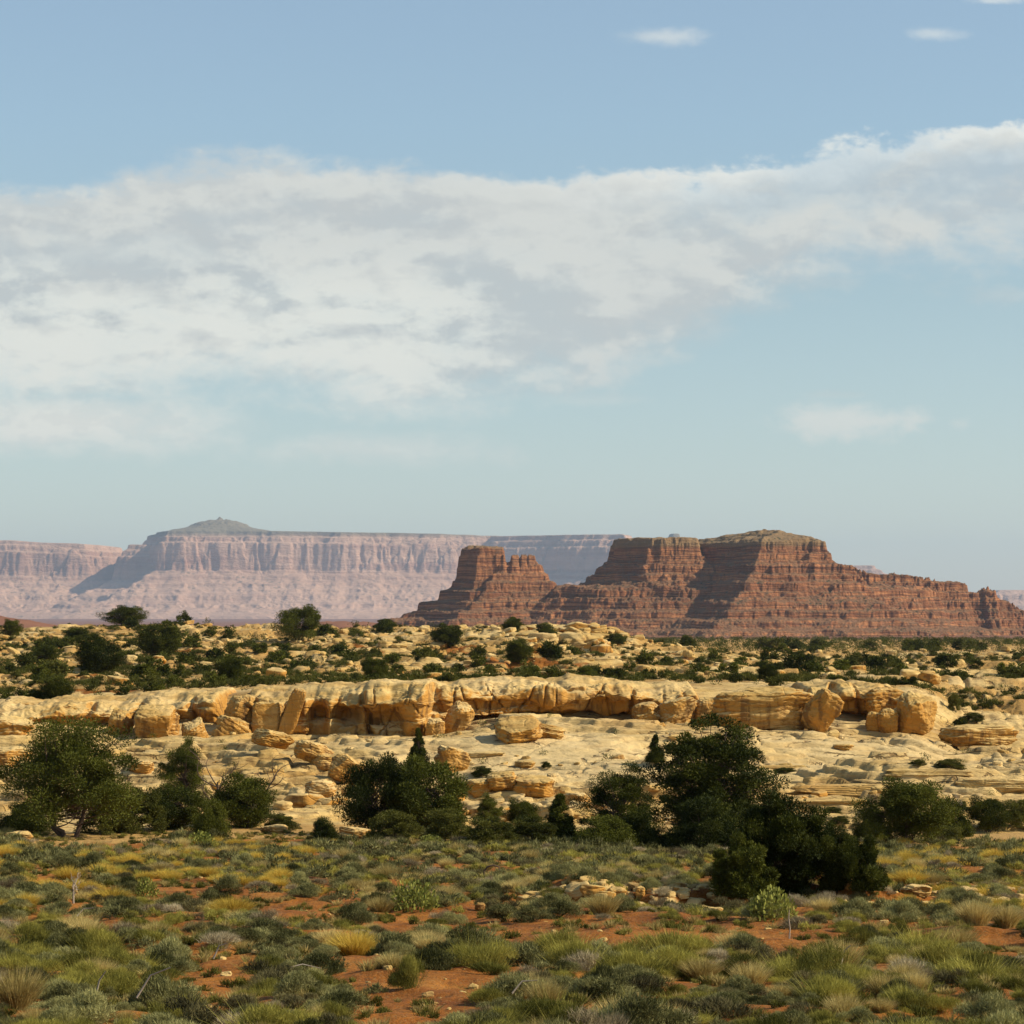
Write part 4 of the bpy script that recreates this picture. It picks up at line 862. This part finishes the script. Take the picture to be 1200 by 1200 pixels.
def tree_mesh(seed, w_, h_, shape='round', K=70, leaves=17000, leaf=.085, cl=.13, trunks=3, clear=.10, open_=.0, mat='juniper', low=False):
    """crown of leaf sprays clustered on limbs; returns trunk and crown meshes, base at origin"""
    r = np.random.RandomState(seed); C = []
    lobes = r.normal(size=(5, 3)); lobes = unit(lobes)
    while len(C) < K:
        q = unit(r.normal(size=(1, 3)))[0]; rad = r.uniform(.25, 1)**.45
        lump = 1+.28*float(np.max(lobes@q)-.6)+.16*r.normal()*open_
        p_ = q*rad*lump
        zf = (p_[2]*.5+.5)
        if shape == 'cone':
            zf = r.rand()**1.35; rr_ = (1-zf)**.8*r.uniform(.2, 1)**.5+.03; a_ = r.rand()*6.283; p_ = np.array([math.cos(a_)*rr_, math.sin(a_)*rr_, zf*2-1])
        elif shape == 'dome':      # widest low down
            zf = abs(p_[2]); p_[2] = zf*2-1; p_[:2] *= 1.05
        z_ = clear*h_+(h_*(1-clear))*np.clip((p_[2]*.5+.5), 0, 1.05)
        C.append([p_[0]*w_*.5*.88, p_[1]*w_*.5*.88, z_*.95])
    C = np.array(C)
    crs = cl*min(w_, h_)*r.uniform(.6, 1.35, K)
    if shape == 'cone': crs *= np.clip(1.1-C[:, 2]/h_, .35, 1)*.9
    n = leaves; k_ = r.randint(K, size=n); d = unit(r.normal(size=(n, 3))); rd = r.rand(n)**.42
    lumps = 1+.35*fbm(d[:, 0]*2+k_*.37, d[:, 1]*2+k_*.71, d[:, 2]*2, 2)
    Pp = C[k_]+d*(crs[k_]*rd*lumps)[:, None]*[1.15, 1.15, .8]; Pp[:, 2] = np.clip(Pp[:, 2], .04*h_, None)
    D = unit(d+r.normal(size=(n, 3))*.5+[0, 0, .35])
    V, F = tris(Pp, D, leaf*r.uniform(.7, 1.5, n), leaf*.62*r.uniform(.6, 1.3, n), seed)
    tint = np.repeat(np.clip(.6*r.rand(K)[k_]+.4*r.rand(n), 0, 1), 3)
    lo_p, hi_p = np.percentile(V, 1.0, axis=0), np.percentile(V, 99.0, axis=0); fx = w_/max(hi_p[0]-lo_p[0], hi_p[1]-lo_p[1]); fz = h_/hi_p[2]
    V = V*[fx, fx, fz]; C = C*[fx, fx, fz]
    tv, tf, off = [], [], 0; th = h_*(.5 if shape != 'cone' else .95)
    stems = []
    for i in range(trunks):
        a_ = r.rand()*6.283; sp = (.30 if trunks > 1 else .06)*w_*.5*r.uniform(.5, 1.2)
        p0 = np.array([math.cos(a_)*.05*h_*(trunks > 1), math.sin(a_)*.05*h_*(trunks > 1), -.08]); p2 = np.array([math.cos(a_)*sp, math.sin(a_)*sp, th*r.uniform(.75, 1.15)])
        pm_ = (p0+p2)/2+r.normal(size=3)*[.06*w_, .06*w_, 0]+np.array([math.cos(a_), math.sin(a_), 0])*sp*.3; pa = bez(p0, pm_, p2, 9)
        pa[1:-1] += r.normal(size=(7, 3))*.012*h_; rad0 = .030*h_/math.sqrt(trunks)*1.35; stems.append(pa)
        v, f = tube(pa, np.linspace(rad0, rad0*.35, 9), 7); tv.append(v); tf.append(f+off); off += len(v)
    for j in range(K):
        st_ = stems[j % trunks]; zt_ = C[j][2]*.62; i = int(np.argmin(np.abs(st_[:, 2]-zt_))); p0 = st_[i]; p2 = C[j]
        pa = bez(p0, (p0+p2)/2+np.array([0, 0, -.03*h_])+r.normal(size=3)*.03*h_, p2, 6); rd0 = .0075*h_
        v, f = tube(pa, np.linspace(rd0, rd0*.3, 6), 4); tv.append(v); tf.append(f+off); off += len(v)
    return (np.concatenate(tv), np.concatenate(tf)), (V, F, tint)
TREES = {}
def tree_type(key, mat, *a_, **k_):
    (tv, tf), (V, F, ti) = tree_mesh(*a_, **k_)
    o = mk('trunk', tv, tf, M['bark']); tm = o.data; bpy.data.objects.remove(o)
    TREES[key] = (tm, tomesh('crown', V, F, ti, M[mat]), a_[1], a_[2])
tree_type('spread', 'juniper', 1, 4.6, 4.4, shape='round', K=105, leaves=46000, cl=.11, trunks=3, clear=.22, open_=1.2)
tree_type('round', 'juniper', 2, 3.0, 2.8, shape='round', K=60, leaves=30000, cl=.17, trunks=2, clear=.02)
tree_type('round2', 'juniper', 3, 3.4, 3.0, shape='round', K=60, leaves=32000, cl=.15, trunks=3, clear=.05, open_=.7)
tree_type('open', 'juniper', 4, 4.2, 4.8, shape='round', K=90, leaves=38000, cl=.10, trunks=2, clear=.10, open_=1.2)
tree_type('pinyon', 'juniper', 5, 4.0, 4.8, shape='round', K=150, leaves=56000, cl=.088, trunks=1, clear=.06, open_=1.0)
tree_type('cone', 'juniper', 6, 1.6, 2.6, shape='cone', K=150, leaves=20000, cl=.18, trunks=1, clear=.02)
tree_type('dome', 'juniper', 7, 3.6, 2.2, shape='dome', K=70, leaves=30000, cl=.18, trunks=4, clear=0)
tree_type('dome2', 'olive', 8, 2.6, 1.7, shape='dome', K=45, leaves=22000, cl=.18, trunks=3, clear=0, leaf=.07)
tree_type('near', 'juniper', 9, 2.4, 1.9, shape='round', K=110, leaves=75000, cl=.12, trunks=4, clear=.0, leaf=.05, open_=.7)
tree_type('near2', 'juniper', 10, 1.5, 1.15, shape='dome', K=50, leaves=34000, cl=.15, trunks=3, clear=.0, leaf=.05, open_=.7)
def tree(key, px, row, wpx, hpx, label, name='juniper_tree', Y=None, rz=None, cat='tree', group='juniper trees in the row before the slickrock'):
    tm, cm, w0, h0 = TREES[key]
    X, Yy, z = at(px, Y) if Y else place(px, row)
    if Y: z = min(z, Z(Y, row)+.6) if False else z
    s = Yy/FP; hh = (hpx+(row-(HR-FP*z/Yy) if False else 0))*s
    e = empty(name, (X, Yy, z-.03), rr.uniform(0, 6.28) if rz is None else rz, (wpx*s/w0, wpx*s/w0, hh/h0)); tag(e, label, cat, group)
    for nm, me in (('trunk', tm), ('crown', cm)):
        o = bpy.data.objects.new(nm, me); COL.objects.link(o); o.parent = e
    return e
TL = [
 ('spread',82,982,142,134,'tall wide juniper with bare leaning trunks at the left end of the row'),
 ('dome',22,975,62,34,'low juniper bush at the left edge beneath the tall juniper'),
 ('dome2',125,976,64,40,'olive bush under the right side of the tall left juniper'),
 ('dome2',165,977,62,52,'olive rounded bush right of the tall left juniper'),
 ('open',215,950,58,82,'small open-crowned juniper standing against the slickrock left of the dead tree'),
 ('round',208,972,62,50,'dark bush beneath the small open-crowned juniper'),
 ('dome',242,982,42,42,'pointed dark bush left of the round dark juniper'),
 ('round',286,970,66,60,'round dark juniper right of the dead tree'),
 ('dome2',328,972,40,18,'low pale-green bush right of the round dark juniper'),
 ('dome',378,990,34,30,'small dark bush standing alone in the sand left of the middle clump'),
 ('round2',438,982,78,92,'left half of the big middle juniper clump'),
 ('round',505,980,84,88,'right half of the big middle juniper clump'),
 ('dome2',462,985,60,34,'olive bush at the foot of the middle clump'),
 ('dome2',525,988,56,38,'olive bush at the right foot of the middle clump'),
 ('cone',490,904,24,46,'slim cone-shaped juniper rising behind the middle clump'),
 ('open',572,975,34,44,'thin small juniper just right of the middle clump'),
 ('round2',612,978,40,40,'small juniper in the gap of the row above the tan blocks'),
 ('dome2',575,990,60,32,'olive low bush in the gap right of the middle clump'),
 ('dome2',622,990,58,32,'second olive low bush in the gap of the row, nearer the cone-shaped juniper'),
 ('cone',656,988,46,56,'cone-shaped dark juniper left of the open juniper'),
 ('open',726,985,88,86,'open feathery juniper left of the tallest pinyon'),
 ('dome',700,992,66,34,'low dark bush beneath the open feathery juniper'),
 ('dome',755,994,50,42,'dark bush between the open juniper and the tallest pinyon'),
 ('pinyon',838,996,132,150,'tallest dark pinyon with sky gaps in the crown right of centre'),
 ('dome',820,998,92,60,'dark lower skirt bush under the tallest pinyon'),
 ('cone',768,895,22,32,'small cone-shaped juniper alone on the pale slickrock'),
 ('round2',1062,988,104,72,'wide juniper right of the foreground juniper against the layered slickrock'),
 ('dome',1020,985,40,40,'low bush at the left side of the wide right juniper'),
 ('dome',1118,980,50,40,'bush with grey twigs at the right side of the wide right juniper'),
 ('round2',1158,976,54,40,'thin juniper near the right edge of the photo'),
 ('dome2',1195,972,40,30,'low bush cut by the right edge of the photo'),
 ('dome2',1108,985,44,18,'low olive bush below the wide right juniper'),
]
for k_, px, row, w_, h_, lab in TL: tree(k_, px, row, w_, h_, lab, 'pinyon_tree' if k_ == 'pinyon' else 'juniper_bush' if k_.startswith('dome') else 'juniper_tree', cat='bush' if k_.startswith('dome') else 'tree')
NG = 'big juniper clump in the foreground'
tree('near',912,1058,108,112,'big dark juniper nearest the camera right of centre',group=NG)
tree('near2',868,1052,74,66,'darker left shoulder bush of the big foreground juniper',name='juniper_bush',group=NG,cat='bush')
tree('near',980,1050,66,74,'smaller greener juniper leaning off the right side of the foreground juniper',group=NG)
tree('near2',1012,1046,56,56,'low grey-green juniper bush at the right end of the foreground clump',name='juniper_bush',group=NG,cat='bush')
# slickrock shrubs
for px, row, w_, h_, lab in [(1113,901,38,11,'flat dark shrub on the right slickrock slope'),(1076,898,18,7,'small dark shrub left of the flat shrub on the right slope'),(920,906,26,7,'little grey shrub below the layered step right of the pinyon'),
     (640,899,12,7,'tiny dark shrub on the smooth pale slope'),(565,910,28,12,'small shrub at the foot of the pale slope above the middle clump'),(636,926,22,10,'small green shrub on the rocks above the gap'),(118,838,14,8,'tiny green shrub on the left slab'),
     (975,953,22,8,'small shrub in a slickrock crack above the foreground juniper'),(1000,930,20,9,'small shrub on the layered step left of the wide right juniper'),(220,830,20,10,'shrub on the left end of the ledge top'),(1118,835,14,20,'small upright juniper shrub on the right bench'),
     (1140,845,26,10,'low shrub on the right bench below the upright one'),(985,968,24,9,'lowest small shrub on the slickrock right of the pinyon')]:
    tree('dome2', px, row, w_, h_, lab, name='slickrock_shrub', cat='shrub', group='shrubs on the slickrock')

# mid-distance junipers
MIDL = [(145,733,48,22,'wide juniper on the left skyline in front of the far mesa','round2'),(350,752,52,40,'largest dark juniper on the crest silhouetted against the far mesa','round2'),(185,772,46,42,'large dark juniper on the bench left of the crest juniper','round'),
 (118,790,50,44,'large dark juniper on the left bench with shade beneath','round'),(66,822,36,28,'dark juniper standing on the top edge of the left ledge','round'),(525,758,34,26,'dark juniper on the crest just under the butte tower','round'),
 (607,780,30,26,'dark juniper on the bench below the butte saddle','round'),(600,741,22,17,'small juniper on the crest directly under the tower','round'),(636,747,28,16,'wide juniper on the crest right of the one under the tower','dome'),
 (450,736,26,10,'low juniper on the crest left of the butte','dome'),(440,797,34,26,'dark juniper on the bench above the middle of the ledge','round2'),(270,800,26,28,'dark juniper on the bench above the left ledge end','round'),
 (720,755,22,12,'small juniper on the crest right of the rock pile','dome'),(900,798,26,20,'juniper on the bench above the huge golden block','round2'),(685,797,26,15,'juniper behind the lip of the long ledge','dome'),
 (38,822,24,14,'low juniper left of the one on the left ledge top','dome'),(805,757,20,12,'small juniper at the foot of the mesa on the crest','dome'),(50,782,34,22,'juniper on the bench near the left edge','round2'),(12,748,26,20,'juniper on the skyline at the left edge','round2'),(95,752,40,16,'juniper on the left skyline left of the wide one','dome')]
for px, row, w_, h_, lab, k_ in MIDL: tree(k_, px, row, w_, h_, lab, group='junipers on the bench')
def lowtree(seed, n=420, w_=2.6, h_=2.0):
    (tv, tf), (V, F, ti) = tree_mesh(seed, w_, h_, shape='dome' if seed % 2 else 'round', K=22, leaves=n, leaf=.26, cl=.20, trunks=1, clear=0); return V, F, ti
LOWT = [lowtree(400+i, 1500) for i in range(5)]; LT = [tomesh('juniper_bush', *q, M['juniper']) for q in LOWT]; LOWO = [tomesh('juniper_bush', *lowtree(410+i, 1400), M['olive']) for i in range(3)]
FARB = [lowtree(420+i, 130) for i in range(4)]
mid = []
def scat(n, pxr, yr, szr, thr, noise_s, gkey, pw=1.0):
    k_ = 0; tries = 0
    while k_ < n and tries < n*12:
        tries += 1; Y = yr[0]+(yr[1]-yr[0])*rr.random()**pw; px = rr.uniform(*pxr); X = (px-600)/FP*Y
        if pn(X, Y*1.3, noise_s, 90.) < thr: continue
        s_ = rr.uniform(*szr); mid.append((X, Y, s_, px, gkey)); k_ += 1
scat(190, (-20, 520), (215, 432), (.35, .85), -.05, 20, 'left part of the rubbly bench')
scat(60, (520, 860), (215, 410), (.3, .7), .0, 18, 'middle part of the rubbly bench')
scat(420, (-20, 860), (200, 432), (.16, .42), -.1, 14, 'rubbly bench')
scat(360, (800, 1230), (238, 800), (.35, .8), -.05, 22, 'right-hand plain below the butte', 1.2)
scat(1300, (640, 1260), (500, 2100), (.55, 1.2), -.15, 60, 'far plain at the foot of the butte', 1.0)
scat(130, (-40, 1240), (114, 166), (.08, .24), .05, 7, 'slickrock slope')
scat(250, (-40, 1240), (176, 215), (.15, .4), .05, 9, 'flat top of the ledge')
mid.sort(key=lambda c_: -c_[2]/c_[1]); zc = H(np.array([c_[0] for c_ in mid]), np.array([c_[1] for c_ in mid])); nj = 0; restm = []
for c_, z in zip(mid, zc):
    X, Y, s_, px, gk = c_; sc_ = (s_*rr.uniform(.85, 1.25), s_*rr.uniform(.85, 1.25), s_*rr.uniform(.7, 1.15))
    if nj < 300:
        nj += 1; side = 'left' if px < 400 else 'middle' if px < 800 else 'right'
        big = 'large' if s_ > .9 else 'medium' if s_ > .55 else 'small'
        inst(rr.choice(LT if rr.random() < .7 else LOWO), 'juniper_bush', (X, Y, z-.05), rr.uniform(0, 6.28), sc_, big+' dark green juniper bush on the '+gk+', '+side, 'bush', 'juniper bushes on the bench and plain')
    else: restm.append((X, Y, z, s_))
bulk('distant_brush', restm, FARB, M['juniper'], 'far dark juniper scrub covering the plain below the butte')
restm = []
X = rng.uniform(-.19, .19, 9500); Y = rng.uniform(190, 440, 9500); X = X*Y; z = H(X, Y); k_ = fbm(X/15, Y/12, 95., 3)+.25*(X < -.02*Y) > .05
bulk('bench_scrub', list(zip(X[k_], Y[k_], z[k_], rng.uniform(.5, 1.8, k_.sum()))), LOW['sagebrush']+LOW['green_shrub'], M['olive'], 'low olive scrub scattered over the rubbly bench')

# --- dead trees and sticks
def dead_tree(px, row, hpx, label, seed, spread=.8, n=9, mat='bark', th=1.0, lean=0.0):
    X, Y, z = place(px, row); s = Y/FP; h_ = hpx*s; r = np.random.RandomState(seed)
    e = empty('dead_tree', (X, Y, z-.03)); tag(e, label, 'dead tree', 'dead trees and snags')
    top_ = np.array([lean*h_, 0, h_*.55]); pa = bez(np.zeros(3), np.array([lean*.1*h_, 0, h_*.3]), top_, 8); v, f = tube(pa, np.linspace(.022*h_*th, .012*h_*th, 8), 6)
    mk('trunk', v, f, M[mat], e)
    for i in range(n):
        p0 = pa[r.randint(2, 8)]; a_ = r.rand()*6.283; d = np.array([math.cos(a_)*spread, math.sin(a_)*spread*.7, r.uniform(.5, 1.2)]); L = h_*r.uniform(.28, .5)
        p2 = p0+d/np.linalg.norm(d)*L; br = bez(p0, (p0+p2)/2+r.normal(size=3)*.09*h_, p2, 7); VV, FF = tube(br, np.linspace(.011*h_*th, .004*h_*th, 7), 5); off = len(VV); vs, fs = [VV], [FF]
        for j in range(5):
            q0 = br[r.randint(2, 7)]; q2 = q0+unit((d+r.normal(size=3)*.7)[None])[0]*L*r.uniform(.25, .55); v, f = tube(bez(q0, (q0+q2)/2+r.normal(size=3)*.03*h_, q2, 5), np.linspace(.005*h_*th, .002*h_*th, 5), 4)
            vs.append(v); fs.append(f+off); off += len(v)
        mk('branch', np.concatenate(vs), np.concatenate(fs), M[mat], e)
    return e
dead_tree(255, 962, 84, 'bare dead tree with forking grey branches left of the round dark juniper', 3, .75, 11)
dead_tree(308, 945, 58, 'thin dead branches leaning right of the round dark juniper', 4, .9, 7, lean=.25)
dead_tree(86, 1060, 44, 'bleached dead sapling standing in the ochre tussocks at left', 5, .5, 5, 'dead', 1.3)
dead_tree(1118, 960, 34, 'grey dead twigs sticking out of the right junipers', 6, .8, 8, 'dead')
dead_tree(860, 1040, 58, 'bare dark twigs on the left side of the foreground juniper', 8, .9, 8)
def stick(name, pts, rad, mat, label):
    V, F = tube(np.array(pts), np.linspace(rad, rad*.5, len(pts)), 6); o = mk(name, V, F, M[mat]); return tag(o, label, name.replace('_', ' '))
X, Y, z = place(576, 1034); s = Y/FP
stick('curved_branch', [(X+dx_*s, Y, z+dz_*s) for dx_, dz_ in ((-9, 2), (-9, 12), (-5, 17), (2, 19), (9, 17), (9, 13))], .03, 'bark', 'dark dead branch curving up out of the grey scrub in the centre')
X, Y, z = place(925, 1102); s = Y/FP
stick('plant_stalk', [(X, Y, z), (X+.01, Y, z+12*s), (X-.01, Y, z+24*s), (X, Y, z+34*s)], .012, 'dead', 'thin pale upright stalk beside the lone pale stone')
for px, row, dx_, dz_, lab in [(90,1085,20,6,'pale fallen stick in the front scrub at left'),(250,1140,16,14,'pale bent stick at the edge of the left red patch'),(160,1190,40,30,'thin pale dead stem in the bottom left scrub'),(340,1150,36,-6,'bleached twig lying in the front scrub left of centre'),(600,1180,30,10,'pale twig low in the bottom centre scrub'),(985,1150,12,22,'short pale stick in the straw clump at right'),(110,1195,14,34,'pale upright dead stem at the bottom left')]:
    X, Y, z = place(px, row); s = Y/FP; stick('fallen_stick', [(X, Y, z+.15), (X+dx_*.4*s, Y+.05, z+.22+dz_*.6*s), (X+dx_*s, Y, z+.2+dz_*s)], .012, 'dead', lab)

# ------------------------------------------------------------------ haze
mh = bpy.data.materials.new('haze_air'); mh.use_nodes = True; mh.node_tree.nodes.clear(); th_ = NT(mh.node_tree)
pv = th_.node('ShaderNodeVolumePrincipled'); pv.inputs['Color'].default_value = (.62, .78, 1.0, 1); pv.inputs['Density'].default_value = 2.8e-5; pv.inputs['Anisotropy'].default_value = .2
ho = th_.node('ShaderNodeOutputMaterial'); th_.l.new(pv.outputs[0], ho.inputs['Volume'])
V, F = cubegrid(1); lo_, hi_ = np.array([-17500., -300., -200.]), np.array([17500., 33500., 780.])
hz = mk('haze', lo_+(V*.5+.5)*(hi_-lo_), F, mh, smooth=False); tag(hz, 'thin blue desert air haze over the whole landscape', 'haze', kind='stuff')
print('objects', len(bpy.data.objects), 'plants', len(pl), cnt, 'rocks', len(cand), 'mid', len(mid))
